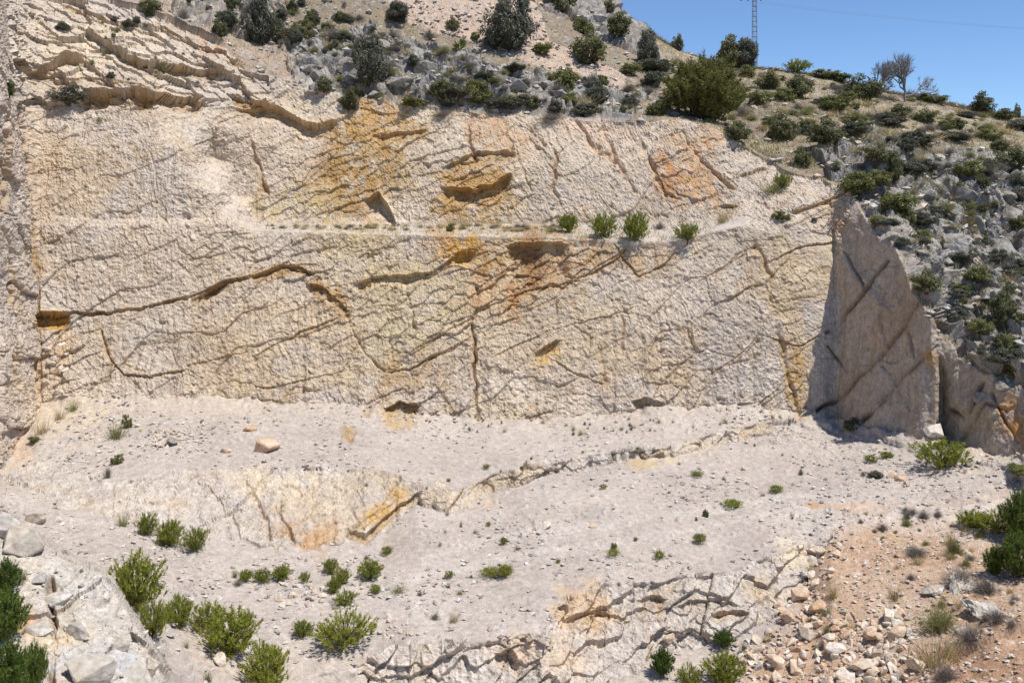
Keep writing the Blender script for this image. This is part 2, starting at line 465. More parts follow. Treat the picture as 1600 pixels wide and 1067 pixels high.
# ---- which ground is which
corner = np.interp(Y, [0, 60, 180, 400, 500, 640, 700, 740], [12, 18, 33, 50, 55, 57, 30, 0])
wob = vnoise(np.stack([X / 25, Y / 25, X * 0], 1), 2)
leftw = (X < corner) & (Y < np.interp(X, cx, LY[7]) + 30) & (S >= 2)
sidec = np.interp(Y, [300, 375, 410, 505, 655, 720], [1332, 1314, 1312, 1313, 1310, 1310]) + wob * 3
hill = S <= 1
rimY = np.interp(X, cx, LY[2])
sidew = (X > sidec) & (S >= 2) & (S <= 6)
upper = (S >= 2) & (S <= 3) & ~sidew & ~leftw
ledge = (S == 4) & (X > 390) & (X < 1170)
lower = (S >= 4) & (S <= 6) & ~ledge & ~sidew & ~leftw
outcrop = (X < 275) & (S >= 10) & (X < np.interp(Y, [760, 905, 970, 1050, 1120], [20, 178, 217, 263, 290]))
step_mid = (S == 8) & (X < 1235)
step_low = (S == 10) & (X > 560) & (X < 1300)
def inpoly(poly):
    ins = np.zeros(n, bool)
    pa = poly
    for (x1, y1), (x2, y2) in zip(pa, pa[1:] + pa[:1]):
        cnd = ((y1 > Y) != (y2 > Y))
        ins ^= cnd & (X < (x2 - x1) * (Y - y1) / (y2 - y1 + 1e-9) + x1)
    return ins
XW, YW = X + wob * 12, Y + jit.mean() + wob * 9
Xs, Ys = X, Y
X, Y = XW, YW
redm = inpoly([(1275, 850), (1330, 800), (1400, 800), (1470, 790), (2300, 760), (2300, 1700), (1120, 1700), (1130, 1060), (1190, 1010), (1235, 955), (1265, 900)])
leftslope = inpoly([(20, 700), (60, 690), (120, 730), (200, 760), (230, 830), (170, 900), (70, 880), (55, 780), (-20, 760)])
hillrock = np.maximum(inpoly([(1275, 240), (1330, 190), (1450, 230), (1620, 250), (2300, 380), (2300, 800), (1500, 565), (1420, 440), (1345, 330)]),
                      inpoly([(440, 50), (620, 60), (760, 110), (900, 130), (1010, 150), (980, 200), (460, 150)])).astype(np.float32)
hillrock = hillrock * ~inpoly([(-600, -400), (300, -400), (300, 60), (-600, 60)])
hillrock = np.maximum(hillrock, 0.8 * inpoly([(830, -20), (980, -20), (1030, 90), (940, 60)]))
hillrock = np.maximum(hillrock, 0.9 * inpoly([(60, -200), (420, -200), (440, 60), (230, 40)]))
earthy = inpoly([(540, -60), (820, -60), (860, 60), (980, 120), (960, 150), (780, 80), (640, 40)])
X, Y = Xs, Ys
steps = step_mid | step_low
floor = (S >= 7) & ~steps & ~outcrop & ~redm
face = upper | lower | sidew | leftw

# ------------------------------------------------------------------ relief and colour
d = np.zeros(n, np.float32)
col = np.zeros((n, 3), np.float32)
def L(*rgb):
    return np.array(rgb, np.float32)
def put(mask, c, w):
    """blend colour c into masked points by weight w (array over masked points or full)"""
    col[mask] += (c - col[mask]) * w[:, None]

CREAM, GREYR, WHITE = L(.54, .45, .355), L(.475, .41, .345), L(.60, .54, .465)
OCHRE, ORANGE, RUST = L(.36, .225, .09), L(.47, .29, .15), L(.27, .15, .07)
big = fbm(PF, 0.11, 4, k=1)
med = fbm(PF, 0.7, 4, k=2)

# --- faces cut by machines: broken beds, tooth marks, chips
m = face | steps | outcrop | leftslope
mi = np.where(m)[0]
p = PF[mi].astype(np.float32)
bigm, medm = big[mi], med[mi]
phi = np.where(upper[mi] & (X[mi] < 420) & (Y[mi] < 160 + 6 * wob[mi]), R(-24), R(27)).astype(np.float32)
al = p[:, 0] + (p[:, 1] - 50) * np.where(sidew[mi], -0.9, 0.0)
a = al * np.cos(phi) + p[:, 2] * np.sin(phi)
b = -al * np.sin(phi) + p[:, 2] * np.cos(phi)
wv = np.stack([a / 3.4 + bigm * 0.5, b / 1.7 + bigm * 0.6, p[:, 1] / 6.0], 1) + medm[:, None] * 0.10
f1, f2, r1, r2, V = worley(wv)
edge = f2 - f1
bw = np.select([outcrop[mi], steps[mi], sidew[mi], leftw[mi], upper[mi] & (X[mi] < 420) & (Y[mi] < 170)], [0.40, 0.38, 0.12, 0.3, 0.9], 0.16)
dd = bw * ((r1 - 0.5) * 0.75 + (V[:, 0] * (r2 - 0.5) + V[:, 1] * 0.35) * 0.7)
dd -= bw * 0.30 * np.exp(-(edge / 0.035) ** 2) * sstep(-0.2, 0.5, medm + bigm)
# smaller broken blocks
wv2 = np.stack([a / 0.95, b / 0.6, p[:, 1] / 1.2], 1) + medm[:, None] * 0.25
g1, g2, s1, s2, V2 = worley(wv2)
rough = np.clip(0.45 + 0.9 * fbm(p, 0.22, 3, k=3), 0.08, 1.2)
for zx, zy, zrx, zry, za in ((560,250,100,80,1.3),(745,285,70,55,1.3),(770,460,55,45,1.3),(850,415,60,45,1.2),(630,640,60,35,1.3),(1245,600,25,60,1.0),(1050,265,40,60,1.1),(90,540,40,50,1.5),
                             (930,405,70,35,.8),(660,520,90,60,.6),(1310,330,60,30,.8),(470,430,70,25,.7),
                             (200,330,120,100,-.45),(1130,560,80,70,-.5),(960,290,70,40,-.35),(880,600,90,40,-.4),(250,540,70,40,-.3)):
    rough = rough + za * np.exp(-(((X[mi] - zx) / zrx) ** 2 + ((Y[mi] - zy) / zry) ** 2))
rough = np.clip(rough, .05, 2.2)
rough = np.where(sidew[mi], 0.25, rough)
rough = np.where(upper[mi] & (X[mi] < 430) & (Y[mi] < 165), 2.0, rough)
rough = np.where(leftslope[mi], 0.5, rough)
rough = np.where(outcrop[mi], 0.6, np.where(step_mid[mi], np.where(X[mi] > 760, 1.6, 0.6), np.where(step_low[mi], 2.3, rough)))
dd += 0.55 * rough * (0.15 * (s1 - 0.5) + 0.15 * V2[:, 1] + 0.14 * V2[:, 0] * (s2 - 0.5))
# tooth marks: long narrow grooves running down the face
tilt = np.where(upper[mi] & (X[mi] > 640), 0.55, np.where(X[mi] < 640, 0.12, -0.22)) + 0.3 * bigm
q = al + tilt * p[:, 2] + 0.25 * medm
gr = np.stack([q * 5.4, p[:, 2] * 0.42, p[:, 1] * 0.2], 1)
g = vnoise(gr, 1) * 0.6 + vnoise(gr * np.array([2.3, 1.6, 1.0], np.float32), 2) * 0.4
gw = np.select([sidew[mi], leftw[mi], steps[mi], outcrop[mi], leftslope[mi]], [0.8, 0.6, np.where(step_mid[mi], 0.6, 1.0), 0.3, 0.8], 0.85)
gw = gw * np.clip(0.75 + 0.9 * fbm(p, 0.35, 3, k=4), 0.1, 1.5)
dd += 0.062 * gw * g
# chips and pits
h1, h2, t1, t2, V3 = worley(p * np.array([2.3, 2.3, 3.2], np.float32) + 0.3 * medm[:, None])
pit = (t1 > 0.72) * sstep(0.36, 0.10, h1) * (0.4 + t2)
pw = np.where(sidew[mi], 0.1, 0.4 + 0.8 * np.clip(fbm(p, 0.3, 3, k=2) + 0.3, 0, 1))
dd -= 0.11 * pit * pw
dd += 0.05 * pw * (t1 < 0.25) * sstep(0.40, 0.15, h1)
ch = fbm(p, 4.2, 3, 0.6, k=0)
fa = np.stack([q * 2.6, p[:, 2] * 1.7, p[:, 1] * 2.0], 1) + 0.35 * fbm(p, 1.4, 3, k=3)[:, None]
e1, e2, u1, u2, V4 = worley(fa)
lo = fbm(p, 1.1, 3, k=4)
dd += np.where(sidew[mi], 0.2, 1.0) * (0.25 + 0.9 * np.clip(lo + 0.4, 0, 1)) * (0.085 * (V4[:, 0] * (u1 - 0.3) + V4[:, 1] * (u2 - 0.2)) + 0.045 * (u1 - 0.5))
dd += (0.05 * ch + 0.055 * np.minimum(fbm(p, 8.5, 2, 0.7, k=3), 0.2)) * np.where(sidew[mi], 0.4, 1.0)
dd += 0.45 * bigm * np.where(sidew[mi], 0.3, 1) + 0.07 * medm * np.where(sidew[mi], 0.35, 1)
calm = np.exp(-((X[mi] - 1285) / 40) ** 2) * lower[mi]
put(mi, L(.61, .535, .44), np.where(step_low[mi], np.clip(.5 + 1.2 * fbm(p, .7, 4, .6, k=0), 0, 1) * .85, 0))
put(mi, L(.55, .42, .28), np.where(step_low[mi], sstep(.05, .45, fbm(p, .4, 4, .6, k=3)) * .6, 0))
put(mi, L(.62, .57, .50), np.where(step_mid[mi] & (X[mi] > 755), np.clip(.5 + fbm(p, 1.2, 3, k=2), 0, 1) * .8, 0))
d[mi] = dd * np.where(step_mid[mi] & (X[mi] < 755), 0.7, 1.0) * (1 - 0.7 * calm)
# colour
tone = np.clip(0.5 + 0.9 * fbm(p, 0.16, 4, k=4) + 0.35 * (r2 - 0.5), 0, 1)
col[mi] = CREAM + (GREYR - CREAM) * tone[:, None]
w_grey = np.clip(0.26 + 0.9 * fbm(p, 0.25, 3, k=0), 0, .6) * np.where(upper[mi] & (X[mi] > 420), .4, 1.0)
put(mi, L(.475, .422, .37), w_grey * 1.4)
put(mi, L(.50, .45, .40), np.where(steps[mi] | leftslope[mi], 0.6, 0))
put(mi, WHITE, np.where(steps[mi] | leftslope[mi], np.clip(0.2 + 1.6 * fbm(p, 0.6, 4, k=1), 0, 1) * 0.6, 0))
put(mi, L(.44, .395, .36), np.where(step_mid[mi] | leftslope[mi], sstep(-.05, .35, fbm(p, 0.45, 4, .6, k=3)) * 0.8, 0))
put(mi, L(.52, .485, .43), np.where(outcrop[mi], np.clip(0.6 + fbm(p, 0.8, 3, k=1), 0, 1), 0))
# iron staining keeps to joints and to beds
st = sstep(0.12, 0.55, fbm(p, 0.24, 4, k=0) + 0.25 * fbm(p, 1.6, 3, k=2))
put(mi, L(.49, .36, .21), st * np.where(sidew[mi], 0.25, 0.50))
put(mi, L(.50, .41, .26), np.where(lower[mi] | upper[mi], np.exp(-((X[mi] - 640) / 300) ** 2), 0) * np.clip(.45 + fbm(p, .3, 3, k=2), 0, 1) * .6)
st2 = sstep(0.08, 0.5, fbm(np.stack([q, p[:, 1], p[:, 2] * 0.25], 1), 1.1, 3, k=3)) * 0.35
put(mi, L(.50, .40, .27), st2)
put(mi, OCHRE, np.exp(-(edge / 0.06) ** 2) * 0.30 * sstep(-0.1, 0.4, medm + st))
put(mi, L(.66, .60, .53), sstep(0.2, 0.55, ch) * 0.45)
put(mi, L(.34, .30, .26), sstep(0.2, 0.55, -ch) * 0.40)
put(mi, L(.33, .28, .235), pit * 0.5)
put(mi, L(.40, .355, .31), np.where(upper[mi] & (X[mi] < 440) & (Y[mi] < 165), np.clip(.3 + 1.4 * fbm(p, .5, 4, .6, k=1), 0, 1) * .75, 0))
put(mi, L(.40, .33, .255), sstep(.0, .5, fbm(p, .35, 5, .65, k=1)) * np.where(lower[mi], .55, .35))
sw = np.where(sidew)[0]
put(sw, L(.45, .375, .30), np.full(len(sw), 0.75))
qs = np.stack([(PF[sw, 0] - PF[sw, 1]) * 2.6, PF[sw, 2] * .22, PF[sw, 1] * 0], 1)
put(sw, L(.36, .28, .20), sstep(0.0, 0.6, fbm(qs, 1.0, 4, 0.6, k=2)) * 0.7)
put(sw, L(.54, .48, .42), sstep(0.1, 0.6, -fbm(qs, 1.3, 4, 0.6, k=4)) * 0.4)

# --- hillside: soil, scree and grey limestone breaking through
hi = np.where(hill)[0]
p = PF[hi].astype(np.float32)
hr = hillrock[hi]
e = p.copy()
e[:, 2] += 0.4 * e[:, 0]
wv = np.stack([e[:, 0] / 1.5 - p[:, 2] * 0.35, p[:, 1] / 2.2, p[:, 2] / 1.7], 1) + 0.22 * fbm(p, 0.9, 3, k=1)[:, None]
f1, f2, r1, r2, V = worley(wv)
wv2 = wv * 2.7 + 0.25 * fbm(p, 2.5, 2, k=3)[:, None]
g1, g2, s1, s2, V2 = worley(wv2)
rk = hr + 0.75 * fbm(p, 0.17, 4, k=2) + 0.35 * (r1 - 0.5) - 0.12
rk = np.where(earthy[hi], rk - 0.35, rk)
rk = np.where((X[hi] < 270) & (S[hi] == 1), 0, rk)
rk = np.where((X[hi] > 1080) & (Y[hi] < 225), rk - 0.05, rk)
rw = sstep(0.28, 0.50, rk)
hgt = rw * (0.15 + 0.55 * r1) * np.clip(1 - (f1 / 0.75) ** 2, 0, 1) * sstep(0.0, 0.22, f2 - f1)
dd = hgt + rw * np.clip(1 - (g1 / 0.8) ** 2, 0, 1) * (0.05 + 0.20 * s1)
dirv = np.stack([e[:, 0] * 1.15 + p[:, 2] * 1.25, p[:, 1] * 0.35, p[:, 2] * 0.25 - p[:, 0] * .1], 1) + 0.5 * fbm(p, 0.6, 3, k=0)[:, None]
rib = fbm(dirv, 1.0, 4, 0.55, k=2, ridged=True)
dd += rw * (0.58 * rib + 0.10 * fbm(p, 1.9, 4, 0.6, k=2, ridged=True))
sc = (1 - rw)
dd += sc * (0.16 * fbm(p, 1.6, 4, 0.6, k=4) + 0.10 * sstep(0.45, 0.1, g1) * (s1 > 0.45))
dd += 0.5 * fbm(p, 0.12, 3, k=1)
d[hi] = (dd - 0.1) * sstep(1, 14, rimY[hi] - Y[hi])
soil = L(.24, .19, .14); dry = L(.36, .295, .18); pink = L(.47, .355, .275)
col[hi] = soil
put(hi, dry, np.clip(0.4 + 1.3 * fbm(p, 0.35, 4, k=3), 0, 1) * np.where(X[hi] > 1000, 0.9, 0.35))
put(hi, pink, np.where(earthy[hi], 0.9, 0.0) + np.where(X[hi] < 460, 0.4, 0))
put(hi, L(.19, .17, .145), sstep(0.0, 0.5, fbm(p, 0.9, 4, k=0)) * 0.4 * ~earthy[hi])
put(hi, L(.46, .43, .39), ((s1 > 0.45) * sstep(0.5, 0.2, g1)) * sc * 0.6)
gcol = L(.325, .302, .272)[None, :] * (0.74 + 0.45 * r2)[:, None] * (1 + 0.18 * fbm(p, 2.2, 4, k=1))[:, None]
gcol = np.where((X[hi] < 460)[:, None], gcol * L(1.15, 1.08, .98), gcol)
put(hi, gcol, rw)
put(hi, L(.16, .14, .115), rw * sstep(0.05, -0.35, rib) * 0.8)
put(hi, L(.17, .15, .125), rw * sstep(0.16, 0.03, f2 - f1) * 0.8)
put(hi, L(.20, .195, .19), rw * sstep(0.05, 0.5, fbm(p, 1.3, 4, 0.6, k=0)) * 0.6)
put(hi, L(.45, .36, .26), rw * sstep(0.2, 0.5, fbm(p, 0.6, 3, k=4)) * 0.35)
nb_ = NB * NC
bk = np.arange(n) < nb_
d[bk] *= 0.3

# --- quarry floor
fi = np.where(floor | ledge)[0]
p = PF[fi].astype(np.float32)
f1, f2, r1, r2, V = worley(p, 2.8)
nz = fbm(p, 1.2, 4, 0.55, k=3)
pebw = sstep(-0.15, 0.4, fbm(p, 0.22, 4, k=2) + np.where(Y[fi] < 700, 0.12, 0) + np.where((X[fi] < 700) & (Y[fi] > 880), 0.15, 0))
d[fi] = 0.25 * big[fi] + 0.10 * med[fi] + 0.05 * nz + pebw * (r1 > 0.6) * sstep(0.42, 0.12, f1) * (0.05 + 0.14 * r2)
col[fi] = L(.44, .38, .33)
put(fi, L(.49, .43, .375), np.clip(0.5 + 1.3 * fbm(p, 0.3, 4, k=1), 0, 1))
put(fi, L(.37, .315, .275), np.clip(0.3 + 1.5 * fbm(p, 0.55, 4, k=4), 0, 1) * 0.5)
put(fi, L(.50, .41, .33), sstep(0.1, 0.5, fbm(p, 0.2, 4, k=0)) * 0.45)
put(fi, L(.54, .50, .46), pebw * (r1 > 0.6) * sstep(0.42, 0.2, f1) * 0.6)
footd = Y[fi] - np.interp(X[fi], cx, LY[7])
apron = np.exp(-np.clip(footd, 0, 200) / 11.0) * (S[fi] == 7)
d[fi] += apron * (0.30 + 0.45 * fbm(p, 0.35, 3, k=2) + 0.25 * fbm(p, 1.8, 3, k=1))
put(fi, L(.52, .44, .355), np.clip(apron * 0.9, 0, .8))
put(fi, L(.52, .44, .35), sstep(665, 625, Y[fi]) * 0.6 * (X[fi] < 420))
trk = np.full(len(fi), 99.0)
for tp_ in ([(1330, 790), (1150, 815), (960, 850), (780, 870), (640, 905)], [(1340, 770), (1150, 790), (960, 820), (800, 835), (660, 870)]):
    ta = np.array(tp_[::-1], float)
    trk = np.minimum(trk, np.abs(Y[fi] - np.interp(X[fi], ta[:, 0], ta[:, 1]) + 5 * med[fi]) + 99 * ((X[fi] < ta[0, 0]) | (X[fi] > ta[-1, 0])))
put(fi, L(.53, .475, .42), np.exp(-(trk / 7) ** 2) * .55)
d[fi] -= .05 * np.exp(-(trk / 5) ** 2)
fg = fbm(p, 4.5, 3, 0.7, k=1)
put(fi, L(.30, .265, .245), sstep(0.15, 0.55, fg) * 0.35)
put(fi, L(.56, .52, .47), sstep(0.15, 0.55, -fg) * 0.30)
put(fi, L(.50, .45, .39), ledge[fi] * 0.7)

# --- red earth slope
ri = np.where(redm & ~steps & (S >= 7))[0]
p = PF[ri].astype(np.float32)
f1, f2, r1, r2, V = worley(p, 3.0)
d[ri] = 0.35 * fbm(p, 0.25, 3, k=2) + 0.12 * fbm(p, 1.1, 4, 0.6, k=1) + (r1 > 0.6) * sstep(0.4, 0.1, f1) * 0.12 * r2
col[ri] = L(.43, .295, .20)
put(ri, L(.48, .37, .28), np.clip(0.25 + 1.3 * fbm(p, 0.4, 4, k=3), 0, 1) * 0.9)
put(ri, L(.36, .21, .13), sstep(960, 1040, Y[ri]) * sstep(1380, 1480, X[ri]) * 0.85)
put(ri, L(.52, .46, .41), sstep(860, 790, Y[ri] + 20 * med[ri]) * 0.8)
put(ri, L(.56, .50, .43), (r1 > 0.6) * sstep(0.42, 0.2, f1) * 0.6)

rm = blur(blur(redm.astype(np.float32).reshape(NR, NC), 16, 0), 16, 1).ravel()
rm = np.clip(rm + 0.55 * fbm(PF, 0.6, 4, 0.6, k=1) * (rm > 0.01) * (rm < 0.99), 0, 1)
q = np.where(floor & (rm > 0.01))[0]
put(q, L(.46, .35, .265), rm[q] * 0.9)
q = np.where(redm & ~steps & (S >= 7) & (rm < 0.99))[0]
put(q, L(.45, .40, .365), (1 - rm[q]) * 0.9)

# ---- overhangs: the bed above juts out, the one below is hollowed: (points, jut, reach up, reach down, stain)
OVER = [
 ([(124,158),(136,146),(160,142),(200,140),(250,143),(280,150),(312,152)], .95, 12, 24, 1.0),
 ([(364,148),(392,162),(433,168),(475,192),(500,196),(525,186)], .7, 12, 20, .9),
 ([(28,92),(50,112),(72,108),(97,90),(128,88)], .85, 14, 14, .8),
 ([(184,80),(222,92),(257,99),(302,109),(345,112)], .7, 14, 15, .8),
 ([(104,2),(149,20),(190,32),(222,42),(250,44)], .45, 12, 12, .6),
 ([(250,40),(298,64),(347,84),(390,100)], .45, 10, 10, .6),
 ([(60,50),(120,72),(170,70),(215,60)], .35, 10, 8, .3),
 ([(48,112),(90,125),(140,120),(190,128),(240,132)], .3, 8, 8, .4),
 ([(57,490),(70,490),(118,488),(173,487),(243,476),(295,462),(329,450),(357,438),(399,432),(444,414),(468,416),(486,424)], .50, 12, 12, .8),
 ([(57,492),(80,492),(108,491)], .7, 8, 26, 1.0),
 ([(303,466),(325,454),(356,440)], .45, 7, 14, .9),
 ([(398,434),(440,414),(482,424)], .42, 8, 12, 1.0),
 ([(482,442),(505,449),(525,466),(543,484)], .32, 10, 16, .9),
 ([(399,554),(468,519),(531,495)], .28, 8, 7, .5),
 ([(166,544),(180,570),(194,584),(236,587),(290,574)], .32, 10, 9, .5),
 ([(295,567),(347,557),(390,548)], .2, 8, 6, .4),
 ([(364,593),(416,606),(470,596),(537,578)], .2, 8, 6, .4),
 ([(560,444),(583,432),(640,430),(680,422),(712,398),(739,394)], .36, 10, 15, .9),
 ([(712,394),(738,392)], .5, 6, 22, .9),
 ([(743,487),(798,462),(826,452),(881,442),(916,428),(965,404),(981,383)], .30, 8, 9, .8),
 ([(794,384),(812,379),(835,380),(860,378),(884,380)], .85, 5, 70, 1.0),
 ([(960,380),(975,402),(999,430),(1041,410),(1056,390)], .40, 12, 10, .9),
 ([(663,536),(708,511),(741,494)], .28, 8, 8, .4),
 ([(607,580),(649,573),(673,556),(708,542),(738,524)], .34, 8, 9, .6),
 ([(838,552),(858,536),(874,532)], .42, 7, 18, 1.0),
 ([(868,564),(890,578),(916,588),(940,600)], .30, 8, 8, .4),
 ([(770,558),(812,536),(847,522)], .22, 7, 6, .4),
 ([(850,520),(881,509),(951,495),(990,480)], .22, 7, 6, .4),
 ([(990,626),(1005,622),(1032,628)], .42, 6, 14, .6),
 ([(1203,408),(1244,387),(1307,378)], .32, 9, 8, .5),
 ([(1105,588),(1154,554),(1185,522)], .2, 6, 5, .3),
 ([(1182,633),(1203,616),(1230,592)], .25, 6, 6, .4),
 ([(1203,526),(1251,540),(1282,522)], .26, 8, 7, .6),
 ([(1090,440),(1130,415),(1165,395)], .18, 6, 5, .3),
 ([(1236,332),(1270,322),(1303,310),(1329,294)], .5, 12, 9, .7),
 ([(1150,276),(1170,268),(1200,256)], .45, 12, 8, .6),
 ([(495,240),(515,233),(540,226)], .32, 6, 6, .7),
 ([(694,262),(720,250),(745,240),(800,236)], .35, 8, 22, .8),
 ([(694,292),(743,298),(774,288),(795,273)], .75, 6, 24, .9),
 ([(576,308),(592,300),(604,316),(618,345)], .8, 8, 30, .9),
 ([(500,330),(540,318),(570,310)], .3, 8, 10, .8),
 ([(560,168),(600,176),(640,178)], .3, 7, 12, .8),
 ([(590,208),(640,205),(665,200)], .3, 8, 14, .8),
 ([(1100,330),(1125,320),(1150,318)], .4, 8, 10, .7),
 ([(1022,262),(1040,300),(1062,312)], .35, 8, 10, .9),
 ([(545,826),(570,838),(600,808),(640,780),(652,768)], .30, 6, 14, .8),
 ([(598,640),(625,628),(655,632)], .4, 8, 26, 1.0),
 ([(1000,934),(1020,928),(1040,934)], .28, 10, 30, .6),
 ([(1060,944),(1090,934),(1140,938),(1150,946)], .28, 10, 24, .4),
 ([(1115,960),(1145,952),(1165,960)], .28, 8, 20, .5),
 ([(890,960),(940,950),(985,965)], .4, 8, 12, .7),
 ([(780,1020),(800,1012),(812,1030)], .5, 8, 26, .7),
 ([(1480,1010),(1530,1000),(1600,985),(1700,980)], .28, 10, 26, .0),
]
for pts, hj, up, dn, stn in OVER:
    pa = np.array(pts, float)
    big_one = dn >= 14 or hj > .5
    hj, dn, up = (hj * .85, dn, up * .6) if big_one else (hj * .42, dn * .5, up * .4)
    x0, x1 = pa[0, 0] - 8, pa[-1, 0] + 8
    y0, y1 = pa[:, 1].min() - up * 4, pa[:, 1].max() + dn * 4
    q = np.where((X > x0) & (X < x1) & (Y > y0) & (Y < y1))[0]
    if not len(q): continue
    ln = np.interp(X[q], pa[:, 0], pa[:, 1]) + 1.7 * vnoise(np.stack([X[q] / 13, X[q] * 0, X[q] * 0 + hj * 31], 1)) + 0.9 * vnoise(np.stack([X[q] / 4.5, X[q] * 0, X[q] * 0 + hj * 17], 1), 1)
    tp = sstep(0, 16, X[q] - x0) * sstep(0, 16, x1 - X[q])
    tp = tp * (0.8 + 0.35 * vnoise(np.stack([X[q] / 22, X[q] * 0 + dn, X[q] * 0], 1), 2))
    dy = Y[q] - ln
    ab = np.where(dy < 0, np.exp(np.minimum(dy, 0) / up), 0)
    be = np.where(dy >= 0, sstep(1.0, 0.35, np.maximum(dy, 0) / (dn * 1.25)), 0)
    d[q] += tp * hj * (0.55 * ab - 0.85 * be)
    if stn:
        put(q, OCHRE * (0.9 + 0.3 * vnoise(PF[q] * 1.5, 3))[:, None] + L(.05, .04, .03), np.clip(tp * stn * (be * 0.7 + np.exp(-(dy / 5.0) ** 2) * 0.35
            + np.where(dy > 0, np.exp(-np.maximum(dy, 0) / (dn * 2.5 + 8)), 0) * .6 * np.clip(.2 + 1.6 * fbm(np.stack([PF[q, 0] * 2.4, PF[q, 1] * .3, PF[q, 2] * .3], 1), 1.0, 3, .6, k=2), 0, 1)), 0, 1))

# ---- joints and cracks: (points, width, depth, stain colour, strength)
CRK = [
 ([(385,201),(399,250),(416,302)], 3, .22, OCHRE, .7),
 ([(868,243),(864,298),(881,330)], 3, .25, OCHRE, .5),
 ([(743,447),(739,503),(741,575),(743,614),(746,648),(753,662)], 3, .32, OCHRE, .6),
 ([(965,471),(975,516),(970,560)], 3, .2, ORANGE, .5),
 ([(937,544),(944,607)], 5, .15, OCHRE, .8),
 ([(1182,385),(1203,437),(1210,503),(1237,607),(1250,650)], 4, .2, OCHRE, .6),
 ([(1182,385),(1150,400),(1120,425)], 2, .12, OCHRE, .3),
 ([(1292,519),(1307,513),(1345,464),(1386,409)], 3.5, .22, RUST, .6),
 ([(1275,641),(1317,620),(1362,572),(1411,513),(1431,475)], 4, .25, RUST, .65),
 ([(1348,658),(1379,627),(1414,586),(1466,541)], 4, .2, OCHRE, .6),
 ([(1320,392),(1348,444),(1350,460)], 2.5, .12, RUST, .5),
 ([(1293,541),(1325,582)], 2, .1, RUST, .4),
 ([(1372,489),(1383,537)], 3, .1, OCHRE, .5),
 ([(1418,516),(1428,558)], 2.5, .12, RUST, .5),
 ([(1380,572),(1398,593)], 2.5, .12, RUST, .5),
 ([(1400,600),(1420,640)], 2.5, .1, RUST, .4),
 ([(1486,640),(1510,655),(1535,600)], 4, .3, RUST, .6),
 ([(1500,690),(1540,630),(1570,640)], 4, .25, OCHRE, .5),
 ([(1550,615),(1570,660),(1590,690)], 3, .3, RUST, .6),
 ([(640,460),(650,520),(605,575)], 3, .15, OCHRE, .5),
 ([(600,440),(610,500),(612,560)], 3, .15, OCHRE, .4),
 ([(540,490),(560,540),(600,580)], 2.5, .15, OCHRE, .4),
 ([(270,500),(270,560),(282,590)], 2.5, .15, OCHRE, .35),
 ([(160,520),(175,570),(170,600)], 4, .2, OCHRE, .5),
 ([(745,250),(730,210),(735,180)], 3, .2, RUST, .5),
 ([(900,190),(925,225),(960,250)], 4, .25, ORANGE, .4),
 ([(830,200),(850,225)], 4, .25, OCHRE, .4),
 ([(940,200),(960,250),(990,300)], 4, .2, ORANGE, .35),
 ([(980,200),(1010,240),(1040,310)], 4, .25, ORANGE, .5),
 ([(1065,210),(1100,260),(1140,290)], 4, .25, OCHRE, .4),
 ([(790,190),(800,235),(830,300)], 3, .18, OCHRE, .4),
 ([(1000,330),(1040,340)], 3, .1, OCHRE, .3),
 ([(55,400),(60,500),(57,650)], 4, .2, OCHRE, .6),
 ([(33,180),(48,300),(55,400)], 4, .2, OCHRE, .4),
 ([(5,210),(12,270),(2,330)], 4, .3, OCHRE, .6),
 ([(5,360),(20,420),(14,470)], 3, .25, OCHRE, .5),
 ([(20,540),(25,600),(15,560)], 3, .25, OCHRE, .5),
 ([(240,300),(250,330),(262,350)], 2, .12, OCHRE, .3),
 ([(238,240),(246,300)], 2, .12, GREYR, .3),
 ([(78,900),(85,980),(82,1067)], 4, .3, RUST, .5),
 ([(545,690),(560,660),(590,640)], 3, .2, OCHRE, .5),
 ([(520,750),(560,820),(545,840)], 3, .2, OCHRE, .4),
 ([(430,790),(460,850),(500,860)], 3, .2, ORANGE, .3),
 ([(385,760),(410,800),(425,850)], 3, .2, ORANGE, .25),
]
for pts, wd, dep, sc_, ss in CRK:
    pa = np.array(pts, float)
    q = np.where((X > pa[:, 0].min() - 25) & (X < pa[:, 0].max() + 25) & (Y > pa[:, 1].min() - 25) & (Y < pa[:, 1].max() + 25))[0]
    if not len(q): continue
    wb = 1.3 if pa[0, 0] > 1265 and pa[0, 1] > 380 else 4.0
    if wb < 2: sc_, wd, ss, dep = L(.13, .09, .06), wd * .75, min(1, ss * 1.5), dep * 1.3  # side-wall cracks take a plain dark brown instead of their stain colour
    wx = X[q] + wb * vnoise(np.stack([X[q] / 14, Y[q] / 14, X[q] * 0 + wd], 1), 1)
    wy = Y[q] + wb * vnoise(np.stack([X[q] / 14, Y[q] / 14, X[q] * 0 + wd + 9], 1), 2)
    best = np.full(len(q), 1e9)
    for (xa, ya), (xb, yb) in zip(pts[:-1], pts[1:]):
        vx, vy = xb - xa, yb - ya
        tt = np.clip(((wx - xa) * vx + (wy - ya) * vy) / (vx * vx + vy * vy), 0, 1)
        best = np.minimum(best, np.hypot(wx - xa - tt * vx, wy - ya - tt * vy))
    mod = 0.6 + 0.6 * vnoise(PF[q] * 0.9, 4)
    d[q] -= dep * 1.3 * np.exp(-(best / (wd * .8)) ** 2) * mod
    put(q, sc_, np.clip(ss * 1.2 * np.exp(-(best / (wd * 1.6)) ** 2) * mod, 0, 1))

